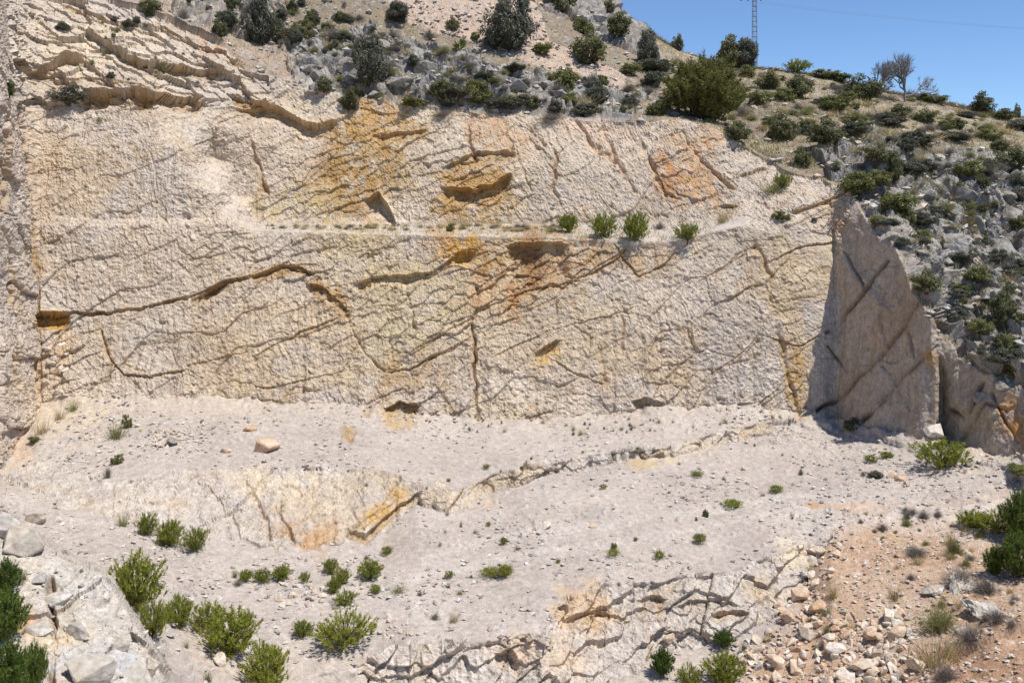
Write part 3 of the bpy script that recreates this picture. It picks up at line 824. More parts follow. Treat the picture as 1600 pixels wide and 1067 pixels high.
# ---- stains of iron and clay, plus sunlight painted on the slab flank: (cx, cy, rx, ry, turn, colour, strength)
STAIN_AND_SUN = [
 (700,470,120,50,-15,L(.45,.36,.215),.5),(620,440,90,40,0,L(.45,.36,.215),.5),(900,520,80,50,-20,L(.46,.37,.25),.45),(560,260,110,90,0,L(.44,.32,.17),.55),(745,300,70,60,0,L(.42,.29,.14),.6),(840,410,90,60,0,L(.42,.30,.17),.6),(500,590,120,30,0,L(.48,.39,.27),.4),(1240,480,25,120,-6,L(.48,.37,.24),.5),
 (560,230,70,70,0,OCHRE,.75),(520,290,60,45,20,OCHRE,.55),(600,190,50,35,0,L(.45,.29,.13),.6),(470,320,60,30,0,L(.50,.40,.2),.4),
 (590,320,35,35,0,OCHRE,.6),(740,285,52,42,-10,L(.40,.25,.10),.9),(690,330,30,25,0,OCHRE,.5),
 (760,205,40,22,40,ORANGE,.4),(800,215,50,20,50,L(.50,.34,.22),.5),(1045,270,26,48,0,L(.44,.22,.09),.85),(1080,250,30,60,-20,ORANGE,.45),
 (1110,215,30,20,0,ORANGE,.4),(1090,300,40,25,0,ORANGE,.5),(930,200,80,18,10,L(.56,.42,.32),.4),
 (725,390,38,25,0,L(.52,.30,.06),.85),(770,460,42,42,20,ORANGE,.8),(828,412,34,46,0,RUST,.75),(880,405,40,40,0,L(.40,.27,.16),.6),(770,390,40,25,0,OCHRE,.6),
 (945,405,40,25,-20,OCHRE,.4),(1015,405,40,25,-20,L(.42,.30,.19),.6),(690,370,30,20,0,ORANGE,.5),(560,380,60,25,0,L(.48,.38,.2),.35),
 (620,500,60,70,0,L(.50,.43,.28),.45),(640,580,50,30,-20,OCHRE,.35),(855,558,30,18,-30,L(.50,.32,.1),.7),(800,560,60,40,0,L(.50,.40,.28),.45),
 (520,465,38,22,40,OCHRE,.6),(440,425,48,12,-10,OCHRE,.6),(80,505,30,16,0,L(.42,.24,.06),.9),(95,560,25,40,20,L(.50,.37,.24),.4),
 (1245,600,18,60,-10,L(.42,.28,.12),.75),(1225,450,25,70,-8,L(.50,.40,.27),.45),(1270,410,40,60,0,L(.56,.47,.34),.4),(1310,340,20,30,0,L(.46,.32,.18),.5),
 (1400,500,40,60,30,L(.38,.27,.17),.5),(1340,600,30,50,20,L(.40,.31,.22),.4),(1530,660,45,40,0,L(.42,.32,.2),.6),(1585,655,30,45,-10,L(.44,.23,.09),.85),(1450,560,20,18,0,OCHRE,.5),
 (625,652,30,20,20,L(.48,.33,.15),.6),(545,680,14,14,0,OCHRE,.6),(600,795,46,16,-35,L(.52,.33,.13),.85),(500,840,35,22,-20,ORANGE,.6),(450,830,30,18,0,ORANGE,.5),
 (430,760,90,30,10,L(.60,.50,.37),.6),(740,785,50,14,0,L(.58,.45,.32),.5),(920,950,48,42,20,L(.58,.40,.23),.75),(850,1020,60,40,0,L(.58,.46,.34),.6),(1010,720,40,14,-15,L(.52,.40,.24),.6),
 (1240,860,28,24,0,L(.64,.54,.40),.7),(1290,792,40,5,5,ORANGE,.7),(1345,790,40,8,0,L(.55,.41,.31),.6),(1085,700,50,12,-20,L(.58,.49,.37),.5),
 (100,1010,60,40,0,L(.58,.47,.33),.6),(40,960,20,20,0,ORANGE,.5),(150,1030,60,30,0,L(.47,.48,.50),.6),(30,710,20,30,0,L(.55,.40,.28),.5),
 (220,65,90,40,20,L(.56,.48,.37),.5),(100,80,80,50,0,L(.58,.49,.37),.5),(330,70,30,20,30,L(.50,.34,.22),.5),
 (200,200,120,40,0,L(.54,.49,.44),.4),(330,285,60,30,50,L(.58,.505,.42),.4),(800,610,60,35,0,L(.64,.56,.47),.55),(620,330,40,30,0,L(.62,.54,.43),.5),(460,230,50,50,0,L(.56,.48,.39),.4),  # second entry: sun on the slab flank, painted in as a paler colour
 (100,650,70,40,0,L(.56,.46,.34),.5),(1180,590,40,30,0,L(.60,.55,.50),.4),
]
for (sx, sy, rx, ry, an, cc, ss) in STAIN_AND_SUN:
    q = np.where((abs(X - sx) < 2 * max(rx, ry)) & (abs(Y - sy) < 2 * max(rx, ry)))[0]
    if not len(q): continue
    ca, sa = math.cos(R(an)), math.sin(R(an))
    ux = ((X[q] - sx) * ca + (Y[q] - sy) * sa) / rx
    uy = (-(X[q] - sx) * sa + (Y[q] - sy) * ca) / ry
    rr = np.hypot(ux, uy) / 1.2 + 0.75 * fbm(PF[q], 0.8, 4, 0.65, k=2)
    mod = np.clip(0.70 + 0.9 * fbm(PF[q], 1.8, 3, k=4) + 0.7 * fbm(np.stack([(PF[q, 0] + .2 * PF[q, 2]) * 2.2, PF[q, 1] * .3, PF[q, 2] * .35], 1), 1.0, 3, .6, k=1), 0.08, 1)
    rx_ = 1
    put(q, cc, np.minimum(1, ss * 1.55) * sstep(1.15, 0.35, rr) * mod)
col[floor] *= .96
col[upper | lower | leftw] *= np.array([1.055, 1.035, 1.01], np.float32)
col = np.clip(col, 0.02, 0.78)

# grain per point
gr = fbm(PF, 7.0, 2, k=3)
col *= (1 + 0.16 * gr)[:, None]
d += 0.025 * gr * (face | steps)

lb = np.interp(Xs, cx, LY[4]); lf = np.interp(Xs, cx, LY[5])
nearl = ((Xs > 372) & (Xs < 1168)) * np.exp(-(np.maximum(np.maximum(lb - Y, Y - lf), 0) / 7.0) ** 2)
d *= 1 - 0.85 * nearl
NF[outcrop] = NF[outcrop] * .25 + .75 * np.array([.15, -.72, .67])
facing = -(NF * PF).sum(1) / np.linalg.norm(PF, axis=1)
d *= np.where(floor | ledge, 1.0, sstep(np.where(outcrop, -2, -0.02), np.where(hill, 0.30, np.where(outcrop, -1, 0.16)), facing))
Q = PF + NF * d[:, None]
Q3 = Q.reshape(NR, NC, 3)

# ---- split into the named pieces of the ground
reg = np.full(n, 0, np.int8)
names = ['quarry_floor', 'hillside', 'upper_rock_face', 'rock_ledge', 'lower_rock_face', 'side_rock_face', 'left_rock_face', 'rock_step', 'rock_outcrop', 'red_earth_slope']
mats = [M_FLOOR, M_HILL, M_FACE, M_FLOOR, M_FACE, M_FACE, M_FACE, M_FACE, M_FACE, M_EARTH]
for i, mk in ((9, redm & (S >= 7)), (7, steps), (8, outcrop), (1, hill), (2, upper), (3, ledge), (4, lower), (5, sidew), (6, leftw)):
    reg[mk] = i
reg[(S < 7) & (reg == 0)] = 4
idx = np.arange(n, dtype=np.int32).reshape(NR, NC)
quads = np.stack([idx[:-1, :-1], idx[1:, :-1], idx[1:, 1:], idx[:-1, 1:]], -1).reshape(-1, 4)
qreg = reg[quads[:, 0]]
remap = np.zeros(n, np.int32)
for i, nm in enumerate(names):
    fq = quads[qreg == i]
    if not len(fq): continue
    used = np.unique(fq)
    remap[used] = np.arange(len(used))
    me = np_mesh(nm, Q[used], remap[fq], mats[i], col[used], smooth=nm not in ('upper_rock_face', 'lower_rock_face', 'left_rock_face', 'rock_step', 'rock_outcrop', 'hillside'))
    tag(link(nm, me), kind='structure')

# the plain far below and beyond, out to the horizon
gs = 4000.0
gv = np.array([(-gs, -gs, -19), (gs, -gs, -19), (gs, gs, -19), (-gs, gs, -19)], np.float32)
me = np_mesh('valley_ground', gv, np.array([[0, 1, 2, 3]]), M_HILL, np.tile(L(.30, .25, .17), (4, 1)))
tag(link('valley_ground', me), kind='structure')

# ------------------------------------------------------------------ finding the ground under a photo position
PYP = HY - Q3[..., 2] / np.maximum(Q3[..., 1], 1) * F
def ground(px, py):
    c = int(np.clip(np.searchsorted(cx, px), 0, NC - 1))
    colm = PYP[NB:, c]
    k = np.where(abs(colm - py) < 2.0)[0]
    if len(k):
        r = k[np.argmin(Q3[NB:, c, 1][k])]
    else:
        r = int(np.argmin(abs(colm - py)))
    r += NB
    return Vector(Q3[r, c]), Vector(NRM[r, c])

# ------------------------------------------------------------------ loose stones
def ico(sub):
    import bmesh
    bm = bmesh.new()
    bmesh.ops.create_icosphere(bm, subdivisions=sub, radius=1.0)
    v = np.array([x.co[:] for x in bm.verts]); f = np.array([[w.index for w in q.verts] for q in bm.faces])
    bm.free()
    return v, f
ICO = {s: ico(s) for s in (1, 2, 3, 4)}

def stone_mesh(name, seed, mat, sub=3, planes=13, flat=0.75, rough=0.05):
    r = np.random.default_rng(seed)
    v, f = ICO[sub]
    nn = r.normal(size=(planes, 3)); nn /= np.linalg.norm(nn, axis=1)[:, None]
    h = r.uniform(0.55, 1.0, planes)
    dots = v @ nn.T
    rad = np.where(dots > 0.05, h[None, :] / np.maximum(dots, 0.05), 9).min(1)
    rad = np.minimum(rad, 1.25)
    q = v * rad[:, None]
    q = q * (1 + rough * fbm((q + seed * 3.1).astype(np.float32), 2.2, 4, 0.6, k=seed % 4))[:, None]
    q *= np.array([1.0, r.uniform(0.65, 0.95), flat * r.uniform(0.7, 1.1)])
    return np_mesh(name, q, f, mat, smooth=False if sub < 3 else True)

def shard_mesh(name, seed, mat, pts=15, flat=.75, cuts=0, rough=.05):
    """broken stone: convex hull of random points, edges chipped"""
    import bmesh
    r = np.random.default_rng(seed)
    q = r.normal(size=(pts, 3)); q /= np.linalg.norm(q, axis=1)[:, None]
    q *= r.uniform(.75, 1.15, (pts, 1)) * np.array([1.0, r.uniform(.65, .95), flat * r.uniform(.75, 1.1)])
    bm = bmesh.new()
    for c in q: bm.verts.new(c)
    res = bmesh.ops.convex_hull(bm, input=bm.verts)
    junk = list({e for e in res['geom_interior'] + res['geom_unused'] if isinstance(e, bmesh.types.BMVert)})
    bmesh.ops.delete(bm, geom=junk, context='VERTS')
    bmesh.ops.bevel(bm, geom=list(bm.edges), offset=.025, segments=1, affect='EDGES', profile=.5)
    bmesh.ops.triangulate(bm, faces=bm.faces)
    for c in range(cuts):
        bmesh.ops.subdivide_edges(bm, edges=list(bm.edges), cuts=1, use_grid_fill=True)
    if cuts:
        bmesh.ops.triangulate(bm, faces=bm.faces)
        co = np.array([v.co[:] for v in bm.verts], np.float32)
        dsp = rough * (fbm(co + seed, 2.0, 4, .6, k=seed % 4) + .6 * fbm(co * np.array([1, 1, 2.5], np.float32) + seed, 3.0, 3, .6, k=1, ridged=True))
        for v, dd_ in zip(bm.verts, dsp): v.co *= 1 + dd_
    v = np.array([x.co[:] for x in bm.verts]); f = np.array([[w.index for w in p_.verts] for p_ in bm.faces])
    bm.free()
    return np_mesh(name, v, f, mat, smooth=False)
ST_CREAM = [shard_mesh('rubble_stone', 10 + i, M_CREAM) for i in range(10)]
ST_ORANGE = [shard_mesh('orange_stone', 40 + i, M_ORANGE) for i in range(4)]
ST_GREY = [shard_mesh('grey_boulder', 60 + i, M_GREY, 14, .8, 2, .13) for i in range(9)]
ST_PALE = [shard_mesh('pale_block', 80 + i, M_PALE, 13, .8, 2, .06) for i in range(6)]

M_WHITE = rock_material('white_crust', [(.60, .56, .50), (.54, .50, .44)], 0.4, 1.0, 5.0)
ST_WHITE = [shard_mesh('white_rock', 120 + i, M_WHITE, 16, .8, 3, .2) for i in range(3)]

def put_stone(name, me, px, py, w, label, cat, group=None, sink=0.35, tall=1.0, rz=None, tilt=0.35):
    p, nn = ground(px, py)
    s = 0.5 * w / F * p.y
    o = link(name, me)
    o.scale = (s, s * random.uniform(0.85, 1.1), s * tall)
    o.rotation_euler = (random.uniform(-tilt, tilt), random.uniform(-tilt, tilt), random.uniform(0, 6.28) if rz is None else rz)
    o.location = p + Vector((0, 0, s * tall * (0.55 - sink)))
    tag(o, label, cat, group)
    return o

# single boulders
put_stone('boulder', stone_mesh('boulder', 95, M_ORANGE, 3, 12, .85, .05), 414, 703, 40, 'largest cream and orange boulder lying alone on the grey gravel floor', 'boulder', tall=1.0, rz=0.4, tilt=0.1, sink=0.1)
put_stone('boulder', ST_ORANGE[1], 391, 670, 24, 'flat orange-topped boulder at the foot of the rock face, behind the largest boulder', 'boulder', tall=.8)
put_stone('boulder', ST_ORANGE[2], 353, 705, 22, 'low flat orange boulder just beside the largest cream and orange boulder', 'boulder', tall=.7)
put_stone('boulder', ST_ORANGE[3], 323, 705, 11, 'small reddish stone next to the low flat orange boulder', 'boulder')
put_stone('boulder', ST_ORANGE[1], 1392, 743, 20, 'reddish boulder on gravel, first of the row of three near the bright bush', 'boulder')
put_stone('boulder', ST_ORANGE[3], 1408, 748, 26, 'widest reddish boulder, in the middle of the row of three near the bright bush', 'boulder', tall=.8)
put_stone('boulder', ST_ORANGE[0], 1416, 757, 16, 'small reddish boulder nearest the viewer in the row of three near the bright bush', 'boulder')
put_stone('boulder', shard_mesh('boulder', 91, rock_material('brown_stone', [(.20, .13, .09), (.24, .16, .11)])), 580, 977, 19, 'dark brown boulder beside the wide round shrub on the lower floor', 'boulder')
put_stone('boulder', ST_CREAM[2], 852, 822, 20, 'pale boulder with a dark shadowed side alone in the middle of the gravel floor', 'boulder')
put_stone('boulder', ST_CREAM[4], 925, 822, 18, 'flat pale slab of stone lying on the middle of the gravel floor', 'boulder', tall=.5)
put_stone('boulder', ST_CREAM[6], 1160, 732, 14, 'small tan stone on the gravel under the diagonal rock step', 'boulder')
put_stone('boulder', ST_GREY[2], 270, 692, 24, 'pale grey squarish boulder among scattered stones at the foot of the slab', 'boulder')
put_stone('boulder', ST_CREAM[7], 1458, 680, 40, 'cream boulder at the foot of the lit edge of the shaded rock face', 'boulder', sink=.2)
put_stone('boulder', ST_GREY[5], 1515, 725, 24, 'pale stone just behind the bright bush at the shaded rock foot', 'boulder')
put_stone('boulder', ST_PALE[0], 34, 858, 84, 'big grey angular block with a dark cleft above the dark pines', 'boulder', tall=.9, rz=0.3, tilt=0.2, sink=0.25)
put_stone('boulder', ST_PALE[1], 8, 835, 60, 'upright pale block at the frame edge behind the big grey angular block', 'boulder', tall=1.1, tilt=0.2, sink=0.25)
put_stone('boulder', ST_PALE[2], 52, 815, 44, 'small pale block perched on the back of the big grey angular block', 'boulder', tall=.8, sink=.2)
put_stone('boulder', ST_PALE[3], 140, 1052, 96, 'large smooth blue-grey slab in the bottom corner outcrop', 'boulder', tall=.8, rz=1.2, tilt=.3, sink=.4)
put_stone('boulder', ST_PALE[4], 222, 1062, 84, 'large cream slab at the corner outcrop beside the blue-grey slab', 'boulder', tall=.55, sink=.4)
for ex, ey, ew, lb_ in ((118, 985, 58, 'tan cracked block in the middle of the near outcrop'), (185, 1005, 52, 'grey-white angular block by the diagonal edge of the near outcrop'), (90, 935, 50, 'upright cream block above the rusty crack of the near outcrop'), (60, 985, 50, 'cream block with a rusty side beside the dark pines'), (235, 1040, 46, 'lowest angular block by the diagonal edge of the near outcrop')):
    put_stone('boulder', ST_PALE[(ex + ew) % 6], ex, ey, ew, lb_, 'boulder', None, sink=.62, tall=.8, tilt=.4)
put_stone('boulder', ST_PALE[3], 60, 905, 40, 'grey broken block at the top of the near outcrop', 'boulder', tall=.5, sink=.4)
put_stone('boulder', ST_WHITE[0], 1545, 955, 80, 'long white rock slab breaking through the grey brush', 'boulder', tall=.45, rz=2.6, tilt=.2, sink=.65)
put_stone('boulder', ST_WHITE[1], 1462, 922, 64, 'broad white rock crust above the green-grey brush', 'boulder', tall=.4, rz=.2, sink=.5)
put_stone('boulder', ST_WHITE[2], 1500, 915, 66, 'jagged white rock between the white crust and the long white slab', 'boulder', tall=.5, rz=.9, sink=.45)
put_stone('boulder', ST_WHITE[1], 1500, 988, 50, 'small white rock half buried below the long white slab', 'boulder', tall=.5, sink=.45)
put_stone('boulder', ST_CREAM[5], 1050, 1000, 26, 'tan stone lodged below the orange-stained step', 'boulder')
put_stone('boulder', ST_CREAM[0], 345, 1035, 36, 'white stone beside the round pine at the bottom edge', 'boulder', sink=.3)

# heap of rubble
heap_poly = [(1270, 850), (1300, 850), (1310, 905), (1255, 950), (1300, 970), (1400, 940), (1425, 965), (1420, 1010), (1400, 1067), (1150, 1067), (1150, 1030), (1195, 985), (1240, 935)]
def in_poly(x, y, poly):
    ins = False
    for (x1, y1), (x2, y2) in zip(poly, poly[1:] + poly[:1]):
        if (y1 > y) != (y2 > y) and x < (x2 - x1) * (y - y1) / (y2 - y1 + 1e-9) + x1:
            ins = not ins
    return ins
BIGS = [(1385,960,30,'upright pale slab leaning at the top of the rubble heap'),(1402,955,28,'rounded orange boulder at the top corner of the rubble heap'),(1400,985,38,'tilted whitish slab below the rounded orange boulder of the heap'),(1358,985,40,'angular orange boulder with a flat face near the top of the heap'),(1340,1035,44,'largest flat-topped tan boulder in the lower part of the heap'),(1250,925,34,'orange boulder at the upper end of the rubble heap'),(1280,945,32,'grey-white boulder beside the orange boulder at the upper end of the heap'),(1232,960,30,'brown angular boulder on the edge of the heap under the pale step'),(1285,860,20,'white stone at the very top of the rubble trail'),(1305,862,18,'orange stone at the very top of the rubble trail'),(1260,985,34,'pale wedge-shaped boulder in the middle of the heap'),(1305,1010,34,'cream boulder in the centre of the heap'),(1240,1035,36,'orange block at the bottom left of the heap'),(1212,1030,34,'brown block in shade at the bottom left of the heap'),(1320,1055,34,'pale rounded boulder at the bottom of the heap'),(1185,1010,22,'small white boulder beside the green shrub at the heap edge'),(1430,1035,34,'cream boulder lying in the straw grass beside the heap'),(1290,1062,28,'tan cube-like boulder at the bottom edge of the heap')]
for i, (x, y, w, lab) in enumerate(BIGS):
    mesh = ST_ORANGE[i % 4] if ('orange' in lab or 'brown' in lab) else ST_CREAM[(i * 3) % 10]
    put_stone('rubble_boulder', mesh, x, y + w * .25, w * 1.1, lab, 'boulder', 'rubble heap in the bottom corner', sink=.2, tall=random.uniform(.8, 1.1), tilt=.6)
k = 0
while k < 278:
    x, y = random.uniform(1130, 1440), random.uniform(840, 1075)
    if not in_poly(x + random.gauss(0, 8), y + random.gauss(0, 6), heap_poly): continue
    w = random.choice((9, 11, 13, 15, 18, 21, 26)) * (0.75 + 0.35 * (y - 840) / 230)
    og = random.random() < .22
    mesh = ST_ORANGE[k % 4] if og else ST_CREAM[k % 10]
    zone = 'on the upper trail of the rubble heap' if y < 915 else 'in the upper part of the rubble heap' if y < 975 else 'in the middle of the rubble heap' if y < 1025 else 'at the foot of the rubble heap'
    side = 'near the pale step' if x < 1250 else 'near the straw grass' if x > 1345 else 'between larger boulders'
    lab = ('large ' if w > 18 else 'small ' if w < 12 else '') + ('rust-orange' if og else 'pale cream') + ' stone ' + zone + ', ' + side
    put_stone('rubble_stone', mesh, x, y, w, lab, 'stone', 'rubble stones heaped on the red earth', sink=random.uniform(.0, .5), tall=random.uniform(.6, 1.1), tilt=.9)
    k += 1
# scatter of stones by the pale shrubs of the lower floor, and at the foot of the slab
for (x0, y0, rx, ry, cnt, wmin, wmax, grp, lab) in (
   (480, 925, 45, 24, 34, 6, 15, 'stones scattered among the shrubs of the lower floor', 'pale pinkish stone scattered among the shrubs of the lower floor'),
   (610, 985, 45, 14, 26, 5, 11, 'stones beside the wide round shrub', 'pinkish grey stone in the loose pile beside the wide round shrub'),
   (255, 680, 60, 22, 30, 5, 12, 'stones at the foot of the slab', 'cream stone fallen at the foot of the tall slab'),
   (90, 560, 22, 50, 16, 8, 15, 'stones spilling from the corner hollow', 'cream stone spilling from the ochre hollow in the corner'),
   (1420, 830, 60, 25, 20, 4, 9, 'stones on the red earth bank', 'small tan stone on the red earth bank'),
   (340, 990, 30, 30, 14, 5, 12, 'stones between the near shrubs', 'small pale stone between the near shrubs')):
    for i in range(cnt):
        x, y = random.gauss(x0, rx * .6), random.gauss(y0, ry * .6)
        put_stone('stone', ST_CREAM[i % 10], x, y, random.uniform(wmin, wmax), lab, 'stone', grp, sink=.2, tilt=.7)

# grey limestone boulders on the hillside
GBIG = [(560,105,60,50,'broad grey boulder under the grey-green bush, near the top of the cut'),(545,110,50,60,'tall pale grey boulder just beside the dark bush above the ochre face'),
 (385,30,26,44,'upright pale grey boulder at the top edge between dark bushes'),(620,130,60,34,'long grey boulder sloping down beside the round dark shrub'),(660,105,50,36,'grey boulder below the fan palm'),
 (640,90,36,30,'grey ribbed boulder uphill of the long grey boulder'),(800,130,55,36,'grey boulder with a dark hollow under the large grey-green bush'),(845,130,45,34,'grey split boulder beside two mid-green shrubs'),
 (800,165,60,30,'low grey boulder on the rim of the upper face'),(870,150,34,26,'small grey boulder under the bright green shrub on the rim'),(590,70,40,30,'grey boulder on the scree over the cut'),
 (730,150,30,26,'grey boulder wedged between two green shrubs on the rim'),(480,110,34,26,'pale boulder above the orange-stained hollow'),(1425,220,60,44,'broad grey crag under the grassy brow'),
 (1325,215,22,26,'single pale grey boulder at the upper end of the rocky slope'),(1500,310,70,60,'large grey outcrop in the middle of the rocky slope'),(1440,300,40,40,'grey outcrop beside the long dark shrub'),
 (1395,375,46,40,'pale sloping boulder at the top corner of the shaded face'),(1425,395,26,32,'rounded blue-grey boulder near the shaded face'),(1475,385,50,60,'long ribbed grey outcrop pointing down the slope'),
 (1560,390,60,80,'tall grey crag at the edge of the slope'),(1580,340,50,70,'high grey crag under the dark shrub at the edge'),(1470,430,60,40,'pale crest of rock above the shaded face'),
 (1510,440,50,44,'pale grey boulder under the dark shrub by the shaded face'),(1570,510,60,70,'grey triangular crag low on the slope beside the dark bush'),(1470,490,46,50,'grey ribbed boulder directly over the lit rock edge'),
 (1500,545,46,60,'tan and grey leaning boulder over the second shaded face'),(1535,560,50,46,'split boulder over the brown cleft'),(1590,440,40,60,'steep grey crag by the frame edge'),(1545,460,40,40,'grey boulder beside the lowest dark bush'),
 (960,10,40,40,'pale crag on the skyline'),(930,30,40,30,'grey crag just under the skyline'),(1570,600,44,34,'cream boulder on the low end of the rim'),(1530,620,36,30,'cream boulder above the pale triangular face')]
for i, (x, y, w, h, lab) in enumerate(GBIG):
    o = put_stone('grey_boulder', ST_GREY[i % 9], x, y, w * .9, lab, 'boulder', 'grey limestone boulders of the hillside', sink=.62, tall=min(1.3, h / w * 1.1), rz=random.uniform(-.6, .6), tilt=.25)
zones = [([(1275, 240), (1330, 200), (1450, 230), (1600, 260), (1600, 600), (1500, 560), (1420, 440), (1345, 330)], 44, 10, 28, 'weathered grey boulder embedded in the steep rocky slope beside the cut'),
         ([(440, 50), (620, 60), (760, 110), (900, 130), (1010, 150), (980, 195), (460, 140)], 46, 9, 28, 'weathered grey boulder embedded along the rim over the upper face'),
         ([(230, -5), (560, 0), (480, 80), (400, 100), (330, 40)], 26, 8, 24, 'pale grey boulder among dark bushes over the layered beds'),
         ([(980, 60), (1300, 130), (1600, 200), (1600, 250), (1300, 200), (1000, 160)], 40, 5, 14, 'small pale stone showing through dry grass on the brow')]
for zi, (poly, cnt, wmin, wmax, lab) in enumerate(zones):
    xs = [q[0] for q in poly]; ys = [q[1] for q in poly]
    k = 0
    while k < cnt:
        x, y = random.uniform(min(xs), max(xs)), random.uniform(min(ys), max(ys))
        if not in_poly(x, y, poly): continue
        w = wmin + (wmax - wmin) * random.random() ** 2
        l2 = lab
        if zi == 0: l2 = ('broad ' if w > 24 else 'small ' if w < 14 else '') + 'grey boulder on the ' + ('top' if y < 290 else 'upper part' if y < 370 else 'middle' if y < 460 else 'lowest part') + ' of the rocky slope, ' + ('by the shaded face' if x < 1440 else 'by the frame edge' if x > 1530 else 'midway across')
        if zi == 1: l2 = ('broad ' if w > 22 else 'small ' if w < 13 else '') + 'grey boulder over the upper face, ' + ('near the beds' if x < 580 else 'below the fan palm' if x < 740 else 'below the largest grey-green bush' if x < 880 else 'near the big pine bush') + (', close to the rim' if y > 140 else ', higher up')
        put_stone('grey_boulder', ST_GREY[k % 9], x, y, w, l2, 'boulder', 'grey boulders zone of ' + ('the rocky slope', 'the rim', 'the layered beds', 'the grassy brow')[zi], sink=.55, tall=random.uniform(.7, 1.2), rz=random.uniform(-.7, .7), tilt=.4)
        k += 1

# ------------------------------------------------------------------ plants
class Soup:
    def __init__(s): s.v = []; s.f = []; s.n = 0
    def add(s, verts, faces):
        verts = np.asarray(verts, np.float32).reshape(-1, 3); faces = np.asarray(faces)
        s.v.append(verts); s.f.append(faces + s.n); s.n += len(verts)
    def mesh(s, name, mat):
        return np_mesh(name, np.concatenate(s.v), np.concatenate(s.f), mat)

def unit(a): return a / (np.linalg.norm(a, axis=-1, keepdims=True) + 1e-9)

def blades(s, base, dirs, length, width, r):
    """thin leaf triangles: base (n,3), unit dirs (n,3)"""
    m = len(base)
    side = unit(np.cross(dirs, r.normal(size=(m, 3)))) * (np.asarray(width).reshape(-1, 1) * .5)
    tip = base + dirs * np.asarray(length).reshape(-1, 1)
    v = np.stack([base - side, base + side, tip], 1).reshape(-1, 3)
    s.add(v, np.arange(3 * m).reshape(-1, 3))

def leaves(s, c, nrm, size, r, asp=1.7):
    """small four-cornered leaves"""
    m = len(c)
    a = unit(np.cross(nrm, r.normal(size=(m, 3)))); b = np.cross(nrm, a)
    sz = np.asarray(size).reshape(-1, 1)
    v = np.stack([c - a * sz * asp * .5, c - b * sz * .5 + nrm * sz * .1, c + a * sz * asp * .5, c + b * sz * .5 + nrm * sz * .1], 1).reshape(-1, 3)
    i = np.arange(m)[:, None] * 4
    s.add(v, np.concatenate([i + np.array([0, 1, 2]), i + np.array([0, 2, 3])], 0))

def tube(s, pts, r0, r1, k=5):
    pts = np.asarray(pts, float); m = len(pts)
    t = unit(np.gradient(pts, axis=0)); up = np.array([.31, .17, .93])
    a = unit(np.cross(t, up)); b = np.cross(t, a)
    rr = np.linspace(r0, r1, m)[:, None, None]
    th = np.linspace(0, 2 * np.pi, k, endpoint=False)[None, :, None]
    v = pts[:, None, :] + rr * (np.cos(th) * a[:, None, :] + np.sin(th) * b[:, None, :])
    f = []
    for i in range(m - 1):
        for j in range(k):
            p0, p1, p2, p3 = i * k + j, i * k + (j + 1) % k, (i + 1) * k + (j + 1) % k, (i + 1) * k + j
            f += [(p0, p1, p2), (p0, p2, p3)]
    s.add(v.reshape(-1, 3), np.array(f))

PROTO = {}
def make_pine(seed, mat, wide=.5, shoots=330, per=24, lean=.0):
    """young pine: upright shoots thick with needles; height 1, half width = wide"""
    r = np.random.default_rng(seed)
    fo, st = Soup(), Soup()
    tube(st, [(0, 0, -.15), (.01, .01, .3), (lean, 0, .8)], .03, .008)
    for i in range(shoots):
        u = r.uniform(-1, 1); ph = r.uniform(0, 2 * np.pi); rr = r.uniform(.15, 1) ** .5
        c = np.array([wide * rr * math.sqrt(1 - u * u) * math.cos(ph), wide * rr * math.sqrt(1 - u * u) * math.sin(ph), .47 + .46 * rr * u])
        lump = 1 + .28 * math.sin(3 * ph + seed) * math.cos(5 * u + seed)
        c[:2] *= lump * (1.0 if c[2] > .3 else .8 + .2 * c[2] / .3); c[2] = max(.04, .5 + (c[2] - .5) * (1 + .15 * math.sin(2 * ph + seed * 2)))
        out = unit(np.array([c[0], c[1], .0]) * 1.1 + np.array([0, 0, .55 + .4 * r.random()]))
        ln = r.uniform(.07, .15)
        if i % 4 == 0:
            tube(st, [(0.0, 0.0, max(0.02, c[2] * .35)), c * np.array([.5, .5, .75]), c], .010, .004, 3)
        tt = r.uniform(-.2, 1, per)[:, None]
        base = c + out * ln * tt
        dr_ = unit(out * .75 + r.normal(size=(per, 3)) * .62)
        blades(fo, base, dr_, r.uniform(.05, .10, per), r.uniform(.012, .022, per), r)
    return fo.mesh('foliage', mat), st.mesh('stem', M_BARK)

